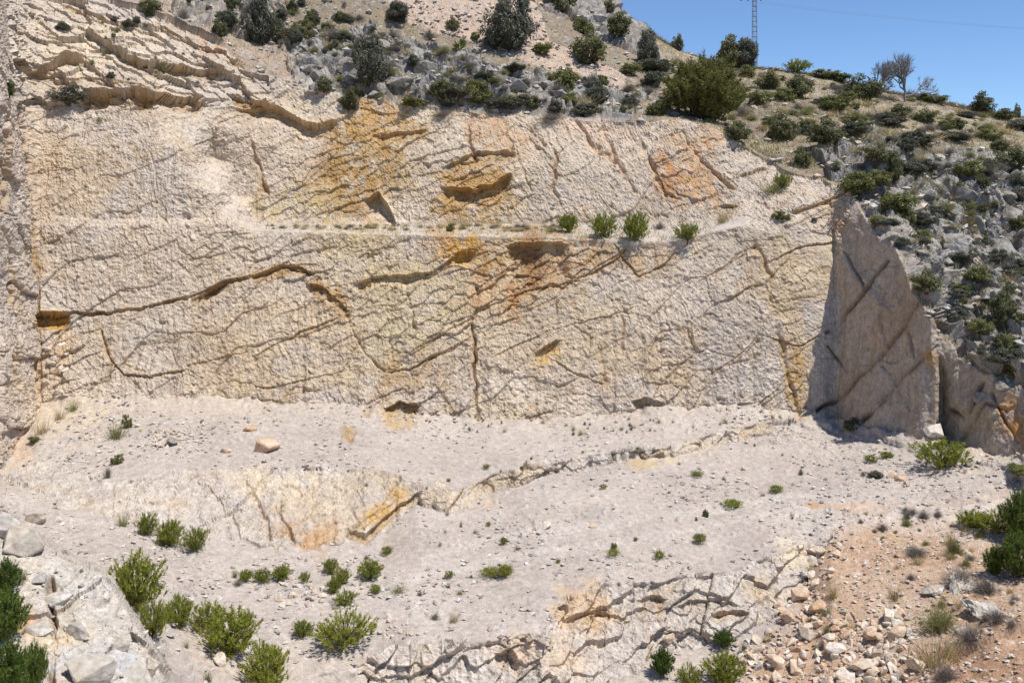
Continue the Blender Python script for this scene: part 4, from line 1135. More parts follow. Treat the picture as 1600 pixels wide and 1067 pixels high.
def make_bush(seed, mat, wide=.6, clumps=60, per=62, leaf=.055, asp=1.6, spiky=.0):
    """rounded evergreen: leaf clumps through the volume, uneven outline; height 1"""
    r = np.random.default_rng(seed)
    fo, st = Soup(), Soup()
    for i in range(clumps):
        u = r.uniform(-.95, 1); ph = r.uniform(0, 2 * np.pi); rr = r.uniform(.35, 1) ** .5
        s0 = math.sqrt(1 - u * u)
        c = np.array([wide * .85 * rr * s0 * math.cos(ph), wide * .85 * rr * s0 * math.sin(ph), .44 + .42 * rr * u])
        c[:2] *= 1 + .3 * math.sin(2 * ph + seed); c[2] *= 1 + .2 * math.cos(3 * ph + seed)
        cr = r.uniform(.10, .20)
        k = int(per * (cr / .15) ** 2)
        dv = unit(r.normal(size=(k, 3)))
        pos = c + dv * cr * r.uniform(.45, 1.1, k)[:, None] * np.array([1.1, 1.1, .85])
        pos[:, 2] = np.maximum(pos[:, 2], .01)
        nr = unit(dv + r.normal(size=(k, 3)) * .6 + np.array([0, 0, .4]))
        leaves(fo, pos, nr, leaf * r.uniform(.6, 1.25, k), r, asp)
        tube(st, [(r.normal() * .03, r.normal() * .03, -.1), c * np.array([.55, .55, .6]), c], .016, .005, 4)
        if spiky:
            kk = int(spiky)
            blades(fo, np.repeat(c[None], kk, 0), unit(r.normal(size=(kk, 3)) + unit(c)[None] + np.array([0, 0, .5])), r.uniform(.12, .26, kk), np.full(kk, .014), r)
    return fo.mesh('foliage', mat), st.mesh('stem', M_BARK)

def make_brush(seed, mat, wide=.7, cnt=420, w=.010):
    """dry twiggy brush: arching thin stems"""
    r = np.random.default_rng(seed)
    fo = Soup()
    ph = r.uniform(0, 2 * np.pi, cnt); el = r.uniform(.15, 1.45, cnt)
    dv = np.stack([np.cos(ph) * np.cos(el), np.sin(ph) * np.cos(el), np.sin(el)], 1)
    ln = r.uniform(.35, .75, cnt) * (1 + .25 * np.sin(3 * ph + seed))
    sc_ = np.array([wide * 1.5, wide * 1.5, 1.25])
    b0 = r.normal(size=(cnt, 3)) * np.array([.10 * wide, .10 * wide, 0]);
    mid = b0 + dv * (ln * .55)[:, None] * sc_
    blades(fo, b0, unit(mid - b0), np.linalg.norm(mid - b0, axis=1), np.full(cnt, w), r)
    for q in range(3):
        d2 = unit(dv + r.normal(size=(cnt, 3)) * .45 + np.array([0, 0, .25]))
        blades(fo, b0 + (mid - b0) * r.uniform(.5, 1, cnt)[:, None], d2, ln * .42, np.full(cnt, w * .8), r)
    return fo.mesh('twigs', mat), None

def make_tuft(seed, mat, cnt=110, wide=.55, w=.022):
    r = np.random.default_rng(seed)
    fo = Soup()
    ph = r.uniform(0, 2 * np.pi, cnt); lean = r.uniform(.05, 1.0, cnt)
    dv = unit(np.stack([np.cos(ph) * lean * wide * 1.6, np.sin(ph) * lean * wide * 1.6, np.ones(cnt)], 1))
    b0 = np.stack([r.normal(size=cnt) * .10 * wide * 2, r.normal(size=cnt) * .10 * wide * 2, np.zeros(cnt) - .04], 1)
    blades(fo, b0, dv, r.uniform(.5, 1.08, cnt), np.full(cnt, w), r)
    return fo.mesh('blades', mat), None

def make_bare(seed, mat, lean=.3):
    """leafless tree: forking twigs swept by wind"""
    r = np.random.default_rng(seed)
    st, fo = Soup(), Soup()
    def grow(p, dv, ln, rad, lev):
        q = p + dv * ln
        mid = (p + q) / 2 + r.normal(size=3) * ln * .06
        if lev < 3: tube(st, [p, mid, q], rad, rad * .65, 4)
        else: blades(fo, p[None], unit(q - p)[None], [ln * 1.4], [rad * 3.4], r)
        if lev >= 6: return
        for i in range((3 if lev < 4 else 4) if lev else 6):
            nd = unit(dv + r.normal(size=3) * (.42 if lev else .55) + np.array([lean * .25, 0, .12]))
            grow(p + dv * ln * r.uniform(.55, 1), nd, ln * r.uniform(.62, .85), rad * .62, lev + 1)
    grow(np.array([0, 0, -.05]), unit(np.array([lean * .3, 0, 1.])), .26, .026, 0)
    return fo.mesh('twigs', mat), st.mesh('trunk', mat)

def make_palm(seed):
    r = np.random.default_rng(seed)
    fo, st = Soup(), Soup()
    tube(st, [(0, 0, -.1), (0, 0, .3)], .07, .05, 6)
    for i in range(26):
        ph = r.uniform(0, 6.28); el = r.uniform(-.2, 1.4)
        dv = np.array([math.cos(ph) * math.cos(el), math.sin(ph) * math.cos(el), math.sin(el)])
        c = np.array([0, 0, .35]) + dv * .25
        tube(st, [(0, 0, .3), c], .008, .005, 3)
        fan = unit(dv[None] + r.normal(size=(14, 3)) * .42)
        blades(fo, np.repeat(c[None], 14, 0), fan, r.uniform(.25, .40, 14), np.full(14, .035), r)
    return fo.mesh('fronds', M_MID), st.mesh('stem', M_BARK)

PROTO['pine'] = [make_pine(1, M_PINE, .52), make_pine(2, M_PINE, .58), make_pine(3, M_PINE, .48), make_pine(4, M_PINE, .62, 300)]
PROTO['darkpine'] = [make_pine(5, M_PINED, .45, 480, 26), make_pine(6, M_PINED, .5, 440, 26)]
PROTO['bigpine'] = [make_pine(8, M_PINE2, .55, 900, 26)]
PROTO['dark'] = [make_bush(11, M_DARK, .62), make_bush(12, M_DARK, .7), make_bush(13, M_DARK, .55, 50)]
PROTO['mid'] = [make_bush(21, M_MID, .65), make_bush(22, M_MID, .6, 50)]
PROTO['olive'] = [make_bush(31, M_OLIVE, .55, 80, 80, .034, 3.2, 10), make_bush(32, M_OLIVE, .6, 72, 80, .034, 3.2, 8)]
PROTO['brush'] = [make_brush(41, M_DRY), make_brush(42, M_DRY, .8), make_brush(43, M_DRY, .6)]
PROTO['greybrush'] = [make_brush(44, M_OLGRASS, .7, 500)]
PROTO['straw'] = [make_tuft(51, M_STRAW), make_tuft(52, M_STRAW, 90, .7)]
PROTO['grass'] = [make_tuft(53, M_OLGRASS), make_tuft(54, M_OLGRASS, 130, .7)]
PROTO['bare'] = [make_bare(61, M_TWIG, .5), make_bare(62, M_TWIG, .1)]
PROTO['palm'] = [make_palm(71)]
WID = {'pine': 1.1, 'darkpine': 1.0, 'bigpine': 1.1, 'dark': 1.3, 'mid': 1.3, 'olive': 1.2, 'brush': 1.5, 'greybrush': 1.5, 'straw': 1.0, 'grass': 1.0, 'bare': 1.1, 'palm': 1.2}
NAME = {'pine': ('pine_sapling', 'pine sapling'), 'darkpine': ('pine_tree', 'pine tree'), 'bigpine': ('pine_tree', 'pine tree'), 'dark': ('evergreen_shrub', 'shrub'), 'mid': ('green_shrub', 'shrub'),
        'olive': ('grey_green_bush', 'bush'), 'brush': ('dry_brush', 'brush'), 'greybrush': ('wiry_brush', 'brush'), 'straw': ('straw_tuft', 'grass tuft'), 'grass': ('grass_tuft', 'grass tuft'), 'bare': ('bare_tree', 'tree'), 'palm': ('fan_palm', 'palm')}
cnt_kind = {}
def plant(kind, px, py, w, h, label, group=None):
    p, nn = ground(px, py)
    lst = PROTO[kind]
    i = cnt_kind.get(kind, 0); cnt_kind[kind] = i + 1
    fo, st = lst[i % len(lst)]
    sh = h / F * p.y
    sw = w / F * p.y / WID[kind]
    nm, cat = NAME[kind]
    tiny = w * h < 420 or st is None
    root = link(nm, fo if tiny else None)
    root.location = p - Vector((0, 0, sh * .04))
    root.rotation_euler = (random.uniform(-.08, .08), random.uniform(-.08, .08), random.uniform(0, 6.28) if kind != 'bare' else 0)
    root.scale = (sw, sw, sh)
    tag(root, label, cat, group)
    if not tiny:
        link(fo.name.split('.')[0], fo, root); link(st.name.split('.')[0], st, root)
    return root

PLANTS = [
 # saplings along the ledge
 ('pine',887,363,32,32,'bright green pine sapling on the ledge, first of the trio by the ochre wall'),
 ('pine',941,370,42,40,'bright green pine sapling in the middle of the trio on the ledge'),
 ('pine',992,375,46,46,'largest and roundest bright green pine sapling on the ledge'),
 ('pine',1073,378,36,32,'green pine sapling at the ledge lip casting a shadow down the pale face'),
 ('mid',703,360,13,14,'tiny green sprig on the ledge over the ochre hollow'),
 ('brush',1030,356,36,18,'dry grey brush on the ledge beside the roundest sapling'),
 ('straw',1130,345,40,26,'straw-coloured grass clump at the end of the ledge'),
 ('grass',860,362,26,12,'low olive grass beside the first sapling of the ledge'),
 # floor, near and middle
 ('darkpine',8,930,44,58,'upper dark green pine at the frame edge under the grey block'),
 ('darkpine',4,1000,62,84,'dark green pine in the middle of the corner clump'),
 ('darkpine',8,1088,66,90,'lowest dark green pine of the corner clump'),
 ('darkpine',54,1075,36,74,'small dark pine standing beside the corner clump, against the pale slab'),
 ('pine',216,950,84,90,'tallest bushy green pine behind the edge of the pale outcrop'),
 ('pine',236,995,46,60,'narrow green pine at the lower foot of the tallest bushy pine'),
 ('pine',281,976,52,48,'yellowish green pine shrub next to the tallest bushy pine'),
 ('pine',325,985,50,48,'green pine shrub between the yellowish one and the big round one'),
 ('pine',358,1022,84,72,'big round green pine shrub in the row of near shrubs'),
 ('pine',384,978,26,28,'small olive pine behind the big round pine shrub'),
 ('pine',415,1075,78,74,'round bright green pine at the bottom edge of the picture'),
 ('pine',540,1008,80,56,'wide round green shrub on the lower floor with a shadow at its foot'),
 ('pine',471,993,34,26,'small green pine tuft between the near shrubs and the wide round shrub'),
 ('pine',227,834,32,36,'first green pine of the trio under the pale step'),
 ('pine',263,852,46,42,'middle and widest pine of the trio under the pale step'),
 ('pine',307,860,36,40,'last pine of the trio under the pale step, with shadow beside it'),
 ('grass',190,820,24,34,'wispy olive tuft beside the trio of pines'),
 ('pine',383,907,24,20,'first of three small green shrubs in a row on the gravel'),
 ('pine',409,907,28,22,'second of three small green shrubs in a row on the gravel'),
 ('pine',440,905,32,24,'third and largest of three small green shrubs in a row'),
 ('grass',365,900,16,20,'straw-green tuft at the start of the row of three small shrubs'),
 ('pine',476,908,15,18,'lone small dark green shrub after the row of three'),
 ('pine',516,894,26,24,'olive green shrub at the top of the curved chain of shrubs'),
 ('pine',533,910,28,26,'second shrub of the curved chain of shrubs'),
 ('pine',521,924,26,22,'third shrub of the curved chain of shrubs'),
 ('pine',540,943,32,24,'bright green lowest shrub of the curved chain'),
 ('pine',579,903,40,32,'round bright green shrub beside the curved chain'),
 ('pine',604,863,18,12,'small bright green shrub by itself above the round one'),
 ('pine',585,925,20,15,'small olive shrub under the round bright green shrub'),
 ('grass',621,924,32,16,'flat pale green tuft right of the small olive shrub'),
 ('brush',655,929,15,14,'small dry brown brush on the lower gravel'),
 ('pine',765,899,30,14,'long low green shrub, flatter half of the pair on the gravel'),
 ('pine',788,899,26,20,'taller half of the pair of low green shrubs on the gravel'),
 ('pine',702,902,14,12,'tiny green shrub between the round shrub and the pair'),
 ('brush',735,901,9,10,'tiny grey twig clump just beside the pair of low green shrubs'),
 ('grass',717,927,20,10,'flat olive tuft under the tiny green shrub'),
 ('straw',708,970,26,26,'straw-coloured bush with grey twigs on the lower gravel'),
 ('brush',680,965,30,16,'grey twig clump beside the straw-coloured bush'),
 ('brush',572,872,16,10,'small grey twig clump above the round bright green shrub'),
 ('pine',786,849,13,12,'small green shrub, first of two under the orange streaked step'),
 ('grass',807,857,13,12,'small yellow-green tuft, second of two under the orange streaked step'),
 ('grass',720,822,9,16,'thin straw tuft at the foot of the orange streaked step'),
 ('grass',742,831,10,10,'small olive tuft below the orange streaked step'),
 ('straw',687,852,11,12,'small straw tuft left of the two little green shrubs'),
 ('mid',958,860,11,16,'upright tiny green plant, upper of the stacked pair'),
 ('pine',957,868,18,11,'low green cushion, lower of the stacked pair'),
 ('pine',1030,870,18,12,'low green cushion on the gravel towards the pale step'),
 ('pine',1145,791,28,13,'wide bright green cushion on the open gravel'),
 ('grass',1126,787,10,8,'tiny yellow-green tuft touching the wide bright cushion'),
 ('pine',1092,847,24,14,'pale green cushion above the lower pale step'),
 ('dark',1101,806,12,12,'small dark round plant on the open gravel'),
 ('brush',1088,812,10,12,'dark twig clump beside the small dark round plant'),
 ('pine',1089,743,18,10,'small green cushion under the diagonal step'),
 ('pine',1212,768,22,11,'dull olive cushion on the open gravel'),
 ('grass',1192,774,11,8,'tiny yellow tuft beside the dull olive cushion'),
 ('pine',1360,720,20,12,'green cushion on the gravel below the shaded face'),
 ('pine',1385,713,24,10,'pale green flat cushion below the shaded face'),
 ('brush',1250,740,14,18,'brown wiry twig clump on the gravel below the shaded face'),
 ('brush',1348,742,16,12,'grey-green twig clump near the three reddish boulders'),
 ('olive',1368,745,22,12,'grey-green cushion beside the three reddish boulders'),
 ('dark',1330,668,34,18,'dark shrub growing in shade at the foot of the tall shaded face'),
 ('pine',1470,730,70,48,'bright yellow-green bush in front of the shaded face'),
 ('grass',182,682,50,34,'yellow-green grass clump at the foot of the corner rubble'),
 ('mid',197,668,14,24,'small green shrub in the yellow-green grass clump'),
 ('straw',68,675,34,30,'straw grass clump beside the bottom of the fluted corner'),
 ('straw',92,655,26,24,'faded straw clump uphill in the corner rubble'),
 ('grass',116,640,22,26,'thin olive tuft uphill in the corner rubble'),
 ('mid',56,690,22,10,'low bright green plant by the fluted corner'),
 ('mid',184,722,18,16,'bright green plant near the top of the pale slope'),
 ('brush',168,745,24,32,'dead grey twiggy bush near the top of the pale slope'),
 ('grass',36,905,22,26,'olive tuft on top of the near outcrop'),
 ('brush',370,912,30,14,'grey dead twigs lying near the row of three small shrubs'),
 ('grass',325,1010,14,14,'pale tuft just beside the big round pine shrub'),
 ('grass',290,1010,14,16,'pale tuft on the gravel next to the pale outcrop edge'),
 ('grass',325,1062,18,30,'thin green tuft at the bottom edge beside the round bright pine'),
 # bottom right
 ('darkpine',1033,1052,38,42,'dark green pine alone under the orange-stained step'),
 ('pine',1130,1064,66,46,'bright green pine shrub at the edge of the rubble heap'),
 ('pine',1078,1072,38,36,'pale green shrub between the lone dark pine and the heap'),
 ('darkpine',1131,1009,30,28,'dark green shrub at the top edge of the rubble heap'),
 ('grass',1163,1012,22,18,'olive tuft next to the dark shrub above the heap'),
 ('pine',1520,822,56,26,'low bright green shrub under the pale lip of the floor'),
 ('pine',1560,832,60,36,'bright green shrub in the middle of the frame-edge thicket'),
 ('darkpine',1592,845,60,80,'tallest dark green pine of the frame-edge thicket'),
 ('darkpine',1590,900,56,70,'lowest dark green pine of the frame-edge thicket'),
 ('darkpine',1553,897,34,44,'single green pine on the earth bank, apart from the thicket'),
 ('mid',1590,742,36,18,'dark green plant on the lip by the frame edge'),
 ('greybrush',1490,865,56,44,'olive wiry brush with straw at the top of the red slope'),
 ('straw',1484,850,24,34,'ginger straw tuft rising from the olive wiry brush'),
 ('brush',1430,865,60,26,'brown twiggy brush on the upper red slope'),
 ('brush',1415,810,30,26,'purple-grey twigs below the pale lip, left one'),
 ('brush',1442,808,36,22,'purple-grey twigs below the pale lip, beside the white rock'),
 ('greybrush',1466,985,110,66,'large green-grey bush in front of the white rock crust'),
 ('brush',1500,910,100,40,'long grey dead brush above the white rock crust'),
 ('brush',1540,925,80,40,'grey dead brush behind the long white slab'),
 ('brush',1515,1000,80,44,'grey dead brush in front of the long white slab'),
 ('brush',1560,970,60,40,'brown dead brush at the end of the long white slab'),
 ('straw',1450,1040,90,60,'big straw-yellow grass clump below the green-grey bush'),
 ('straw',1480,1030,50,60,'pale straw clump beside the grey dead brush'),
 ('brush',1475,1060,80,40,'grey twigs at the foot of the big straw-yellow clump'),
 ('straw',1398,935,30,30,'straw tuft at the top of the rubble heap'),
 ('straw',1265,890,24,16,'straw tuft under the end of the pale step'),
 ('straw',1302,932,24,34,'straw tuft growing in the upper rubble'),
 ('grass',1292,960,26,26,'olive tuft in the middle of the rubble'),
 ('straw',1330,985,26,22,'straw tuft in the rubble below the bare red earth'),
 ('greybrush',1290,990,24,26,'greenish wiry tuft deep in the rubble heap'),
 ('straw',1200,1000,24,20,'straw tuft on the left rim of the rubble heap'),
 # hillside
 ('olive',795,75,84,84,'largest grey-green bush on the hillside scree'),
 ('olive',575,128,62,80,'grey-green bush between pale grey boulders'),
 ('palm',718,92,38,40,'dwarf fan palm with spiky fronds on the hillside'),
 ('dark',690,157,42,34,'round dark green shrub on the rim of the upper face'),
 ('mid',745,160,50,40,'ragged green shrub on the rim next to the round dark one'),
 ('mid',883,142,40,46,'upright bright green shrub on the rim under the hill'),
 ('olive',407,68,44,74,'tall narrow grey-green bush at the top edge over the beds'),
 ('dark',437,64,34,34,'dark shrub beside the tall narrow grey-green bush'),
 ('dark',343,56,30,28,'small dark shrub above the layered beds'),
 ('dark',240,22,40,32,'dark shrub at the top edge over the layered beds'),
 ('brush',285,28,40,30,'grey twiggy brush beside the dark top-edge shrub'),
 ('mid',475,52,26,24,'green shrub on grey scree beside dry brush'),
 ('dark',505,141,32,24,'low dark shrub at the start of the rim'),
 ('dark',545,170,30,34,'dark green shrub over the orange-stained hollow'),
 ('mid',645,166,44,16,'low green shrubs fringe on the rim of the upper face'),
 ('olive',620,32,46,34,'grey-green shrub high on the pink scree edge'),
 ('dark',705,47,26,20,'small dark shrub alone on the pink scree'),
 ('mid',742,62,16,14,'small green shrub between the lone scree shrub and the largest bush'),
 ('mid',845,84,38,22,'low green shrub at the foot of the largest grey-green bush'),
 ('dark',920,98,72,48,'broad dark green shrub in the middle of the hillside'),
 ('mid',915,52,30,28,'green shrub uphill of the broad dark shrub'),
 ('dark',880,18,52,50,'dark shrub at the top edge right of the pink scree'),
 ('olive',1013,102,42,58,'grey-green bush just under the skyline'),
 ('mid',982,116,36,22,'low green shrub beside the grey-green skyline bush'),
 ('dark',965,58,44,38,'dark shrub on the skyline crag'),
 ('dark',950,20,20,22,'small dark shrub on top of the skyline crag'),
 ('olive',1018,135,40,26,'dull shrub below the grey-green skyline bush'),
 ('olive',932,162,38,38,'grey-green shrub on the rim between green shrubs'),
 ('bigpine',1095,186,110,100,'biggest light green pine bush, standing on the rim of the cut'),
 ('dark',1057,74,20,24,'little dark tree on the skyline beside the big pine bush'),
 ('dark',1140,102,50,50,'dark green tree on the skyline beside the mast'),
 ('olive',1164,108,46,54,'brownish dark tree on the skyline in front of the mast'),
 ('pine',1246,112,42,22,'bright green rounded shrub alone on the skyline'),
 ('mid',1285,122,44,16,'low green shrub on the skyline right of the bright one'),
 ('mid',1310,126,40,16,'second low green shrub along the skyline'),
 ('dark',1345,152,80,36,'wide dark green thicket under the bare trees'),
 ('bare',1374,150,64,88,'smaller bare grey tree on the skyline'),
 ('bare',1414,158,96,112,'larger windswept bare tree on the skyline'),
 ('brush',1420,152,46,24,'grey-brown brush at the foot of the larger bare tree'),
 ('dark',1535,176,40,32,'windswept dark tree leaning on the right skyline'),
 ('mid',1450,158,50,16,'low green thicket on the skyline past the bare trees'),
 ('dark',1570,186,46,18,'dark low thicket at the right end of the skyline'),
 ('dark',1590,182,14,22,'small upright dark tree at the right end of the skyline'),
 ('dark',1200,137,38,28,'dark shrub in dry grass below the mast'),
 ('dark',1243,152,50,36,'dark shrub in dry grass below the bright skyline shrub'),
 ('mid',1185,162,44,26,'green shrub in dry grass beside the big pine bush'),
 ('dark',1220,216,52,40,'round dark shrub halfway between skyline and cut'),
 ('dark',1285,222,60,36,'broad dark shrub at the top of the rocky slope'),
 ('mid',1302,172,56,28,'green shrub spread in the dry grass of the brow'),
 ('dark',1405,186,40,24,'dark green shrub on the grassy brow'),
 ('dark',1445,190,40,22,'second dark shrub on the grassy brow, towards the leaning tree'),
 ('mid',1335,195,46,20,'yellowish green shrub on the grassy brow'),
 ('dark',1255,258,34,30,'round dark green shrub just above the corner slab'),
 ('mid',1340,302,70,36,'long dark green shrub trailing down past the corner slab'),
 ('dark',1395,282,36,48,'tall dark shrub between grey crags'),
 ('mid',1400,330,60,36,'green shrub mass below the tall dark shrub'),
 ('dark',1365,252,50,30,'dark shrub among the first grey rocks of the slope'),
 ('mid',1510,272,42,26,'mid-green shrub between grey crags near the frame edge'),
 ('dark',1572,264,58,34,'dark green shrub on the grey crag near the frame edge'),
 ('dark',1565,512,48,60,'lowest dark bush on the rocky slope, beside the triangular crag'),
 ('dark',1440,456,54,34,'dark shrub right above the crest of the shaded face'),
 ('mid',1490,457,38,18,'low green shrub among pale rocks over the shaded face'),
 ('dark',1500,402,40,20,'low dark shrub between ribbed grey outcrops'),
 ('mid',1430,377,32,22,'small green shrub behind the pale sloping boulder'),
 ('mid',1585,584,40,30,'green shrub at the low end of the rim'),
 ('dark',1555,545,30,26,'dark shrub tucked under the triangular crag'),
 ('grass',1205,298,60,22,'olive grass cushion on the flat top of the corner slab'),
 ('pine',1222,293,28,26,'olive green shrub on the flat top of the corner slab'),
 ('mid',1218,342,26,16,'small dark green plant stuck in the pale face under the slab'),
 ('dark',1270,345,10,8,'tiny dark plant on the pale face under the corner slab'),
 ('dark',1150,218,50,30,'dark scrub at the rim under the big pine bush'),
 ('brush',1160,180,50,30,'grey dry brush right of the big pine bush'),
 ('olive',105,162,50,28,'grey-green shrub in the corner under the layered beds'),
 ('dark',10,148,26,26,'dark tuft clinging to the fluted corner wall'),
 ('grass',155,188,20,14,'pale tuft on top of the smooth slab'),
 ('mid',178,58,10,8,'tiny green plant on the layered beds'),
 ('grass',160,86,14,14,'small yellow-green plant on the layered beds'),
 ('mid',258,112,14,12,'small green plant under the layered overhang'),
 ('brush',690,180,60,14,'dry fringe of twigs along the rim'),
 ('brush',860,185,70,16,'brown fringe of twigs on the rim below grey boulders'),
 ('brush',520,60,50,30,'brown dry brush on the grey scree'),
 ('brush',670,60,40,26,'brown dry brush beside the fan palm'),
]
for it in PLANTS:
    plant(*it)

# low plants, each told by its look and by what it grows beside
ADJ = {'dark': 'small dark evergreen shrub', 'mid': 'small green shrub', 'olive': 'small grey-green shrub', 'brush': 'grey-brown twiggy tuft', 'greybrush': 'olive wiry tuft', 'straw': 'straw-yellow grass tuft', 'grass': 'olive grass tuft', 'pine': 'tiny bright green cushion'}
def scatter(kinds, poly, cnt, wr, hr_, place, group, zones):
    xs = [q[0] for q in poly]; ys = [q[1] for q in poly]
    k = tries = 0
    while k < cnt and tries < cnt * 40:
        tries += 1
        x, y = random.uniform(min(xs), max(xs)), random.uniform(min(ys), max(ys))
        if not in_poly(x, y, poly): continue
        f = random.random() ** 1.6
        kd = random.choice(kinds)
        zn = [z for lim, z in zones if x < lim][0]
        plant(kd, x, y, wr[0] + (wr[1] - wr[0]) * f, hr_[0] + (hr_[1] - hr_[0]) * f, ADJ[kd] + ' ' + place + ', ' + zn, group)
        k += 1
SLOPE = [(1275, 250), (1330, 205), (1450, 230), (1600, 265), (1600, 600), (1510, 550), (1430, 440), (1350, 330)]
RIM = [(450, 20), (560, 20), (640, 70), (760, 100), (1000, 130), (1060, 180), (800, 180), (520, 145)]
BROW = [(1000, 90), (1160, 110), (1300, 130), (1600, 190), (1600, 250), (1300, 210), (1180, 215), (1050, 170)]
TOPS = [(240, -5), (560, -5), (480, 60), (400, 90), (340, 40)]
ZS = [(1400, 'near the corner slab'), (1480, 'over the shaded face'), (1540, 'midway across'), (9999, 'by the frame edge')]
ZR = [(600, 'near the pale boulders'), (700, 'under the scree'), (790, 'below the fan palm'), (900, 'below the largest grey-green bush'), (9999, 'near the big pine bush')]
ZB = [(1150, 'near the big pine bush'), (1250, 'below the mast'), (1350, 'below the low thickets'), (1450, 'below the bare trees'), (9999, 'towards the leaning tree')]
ZT = [(340, 'near the top edge'), (430, 'by the tall narrow bush'), (9999, 'beside the grey scree')]
scatter(['dark', 'mid', 'olive'], SLOPE, 40, (14, 40), (9, 28), 'among grey rocks of the slope', 'small evergreen shrubs of the rocky slope', ZS)
scatter(['brush', 'greybrush', 'straw'], SLOPE, 70, (14, 44), (8, 20), 'among grey rocks of the slope', 'dry brush of the rocky slope', ZS)
scatter(['dark', 'mid', 'olive'], RIM, 40, (10, 34), (8, 24), 'among grey boulders over the upper face', 'small shrubs between the boulders of the rim', ZR)
scatter(['brush', 'brush', 'greybrush', 'straw'], RIM, 80, (14, 48), (8, 22), 'among grey boulders over the upper face', 'dry brush between the boulders of the rim', ZR)
scatter(['dark', 'mid', 'olive', 'mid'], BROW, 36, (12, 40), (8, 22), 'in dry grass of the brow', 'small shrubs on the grassy brow', ZB)
scatter(['brush', 'straw', 'greybrush', 'greybrush'], BROW, 120, (14, 44), (8, 18), 'on the sunny brow', 'dry tufts on the grassy brow', ZB)
scatter(['greybrush', 'olive', 'straw', 'brush', 'straw', 'straw'], BROW, 60, (30, 66), (10, 20), 'spreading wide over the brow', 'wide low scrub of the brow', ZB)
scatter(['greybrush', 'olive', 'brush', 'brush'], SLOPE, 40, (30, 60), (12, 24), 'spreading wide between the crags', 'wide low scrub of the rocky slope', ZS)
scatter(['greybrush', 'olive', 'brush', 'brush'], RIM, 50, (30, 60), (10, 20), 'spreading wide over the upper face', 'wide low scrub of the rim', ZR)
scatter(['dark', 'olive', 'brush', 'brush'], TOPS, 40, (14, 34), (10, 26), 'over the layered beds', 'scrub over the layered beds', ZT)
scatter(['brush', 'dark', 'greybrush', 'olive'], [(60, 10), (230, 40), (380, 115), (300, 135), (130, 125)], 16, (9, 22), (7, 15), 'on the layered beds', 'plants rooted in the layered beds', [(200, 'above the corner hollow'), (9999, 'over the long overhang')])
FLOORP = [(420, 700), (900, 690), (1250, 690), (1400, 720), (1330, 780), (1200, 840), (900, 900), (760, 970), (560, 980), (520, 880), (700, 830)]
scatter(['brush', 'grass', 'pine', 'straw'], FLOORP, 46, (4, 11), (3, 9), 'on the open gravel floor', 'tiny plants dotted on the gravel floor', [(650, 'above the curved chain of shrubs'), (900, 'around the orange streaked step'), (1100, 'under the diagonal step'), (9999, 'below the shaded face')])
WALLF = [(680, 665), (900, 655), (1240, 650), (1240, 672), (900, 680), (690, 680)]
scatter(['straw', 'grass', 'brush'], WALLF, 36, (6, 13), (7, 15), 'at the foot of the long rock face', 'straw tufts at the foot of the rock face', [(860, 'by the vertical crack'), (1060, 'in the middle'), (9999, 'towards the shaded face')])
LEDGEP = [(400, 351), (880, 352), (880, 362), (400, 358)]
scatter(['straw', 'straw', 'brush', 'grass'], LEDGEP, 110, (10, 24), (5, 11), 'on the narrow ledge', 'straw tufts on the ledge', [(560, 'at its start by the slab'), (720, 'under the ochre wall'), (9999, 'towards the pine saplings')])
scatter(['brush', 'straw', 'greybrush'], [(1330, 790), (1500, 800), (1600, 880), (1600, 1000), (1480, 960), (1380, 900)], 46, (12, 40), (8, 22), 'on the red earth', 'dry tufts on the red earth slope', [(1420, 'beside the bare patch'), (1510, 'near the wiry brush'), (9999, 'by the green thicket')])

# ------------------------------------------------------------------ grass, litter and gravel (uncountable)
def visible_cells(poly, cnt):
    xs = [q[0] for q in poly]; ys = [q[1] for q in poly]
    out = []
    while len(out) < cnt:
        x, y = random.uniform(min(xs), max(xs)), random.uniform(min(ys), max(ys))
        if in_poly(x, y, poly): out.append((x, y))
    return out
flat_hill = np.where(hill & (np.abs(GX.ravel() - 800) < 1100) & (np.arange(n) > NB * NC))[0]

def grass_field(name, sel, mat, hgt, per=5, w=.03, seed=3):
    r = np.random.default_rng(seed)
    s = Soup()
    m = len(sel)
    base = np.repeat(Q[sel], per, 0) + r.normal(size=(m * per, 3)) * np.array([.16, .16, 0])
    base[:, 2] -= .03
    dv = unit(r.normal(size=(m * per, 3)) * np.array([.5, .5, .1]) + np.array([0, 0, 1]))
    blades(s, base, dv, r.uniform(.4, 1.1, m * per) * hgt, np.full(m * per, w), r)
    me = s.mesh(name, mat)
    return tag(link(name, me), kind='stuff')
# density falls on bare scree and on rock
hp = Q[flat_hill].astype(np.float32)
dens = fbm(hp, 0.28, 4, k=3) + 0.1 + np.where((X[flat_hill] > 1000) & (Y[flat_hill] < 260), 0.55, 0.0) - 0.5 * earthy[flat_hill] - 0.15
keep = flat_hill[rng.random(len(flat_hill)) < np.clip(dens, 0.08, 0.8) * 0.50]
half = rng.random(len(keep))
grass_field('dry_grass', keep[half < .45], M_STRAW, .34, 4, .035, 3)
grass_field('undergrowth', keep[(half >= .45) & (half < .75)], M_OLGRASS, .38, 4, .04, 4)
grass_field('twig_litter', keep[half >= .75], M_DRY, .40, 4, .03, 5)
lg = np.where(ledge & (X > 395) & (X < 1120))[0]
grass_field('ledge_grass', lg[rng.random(len(lg)) < .22], M_STRAW, .30, 4, .03, 6)
rg = np.where(redm & (S >= 7) & ~steps & (X < 1700) & (Y < 1090) & (Y > 800))[0]
rgn = fbm(Q[rg], 0.5, 3, k=1)
grass_field('red_slope_grass', rg[(rng.random(len(rg)) < .02 + .06 * np.clip(rgn, 0, 1))], M_STRAW, .20, 4, .016, 7)

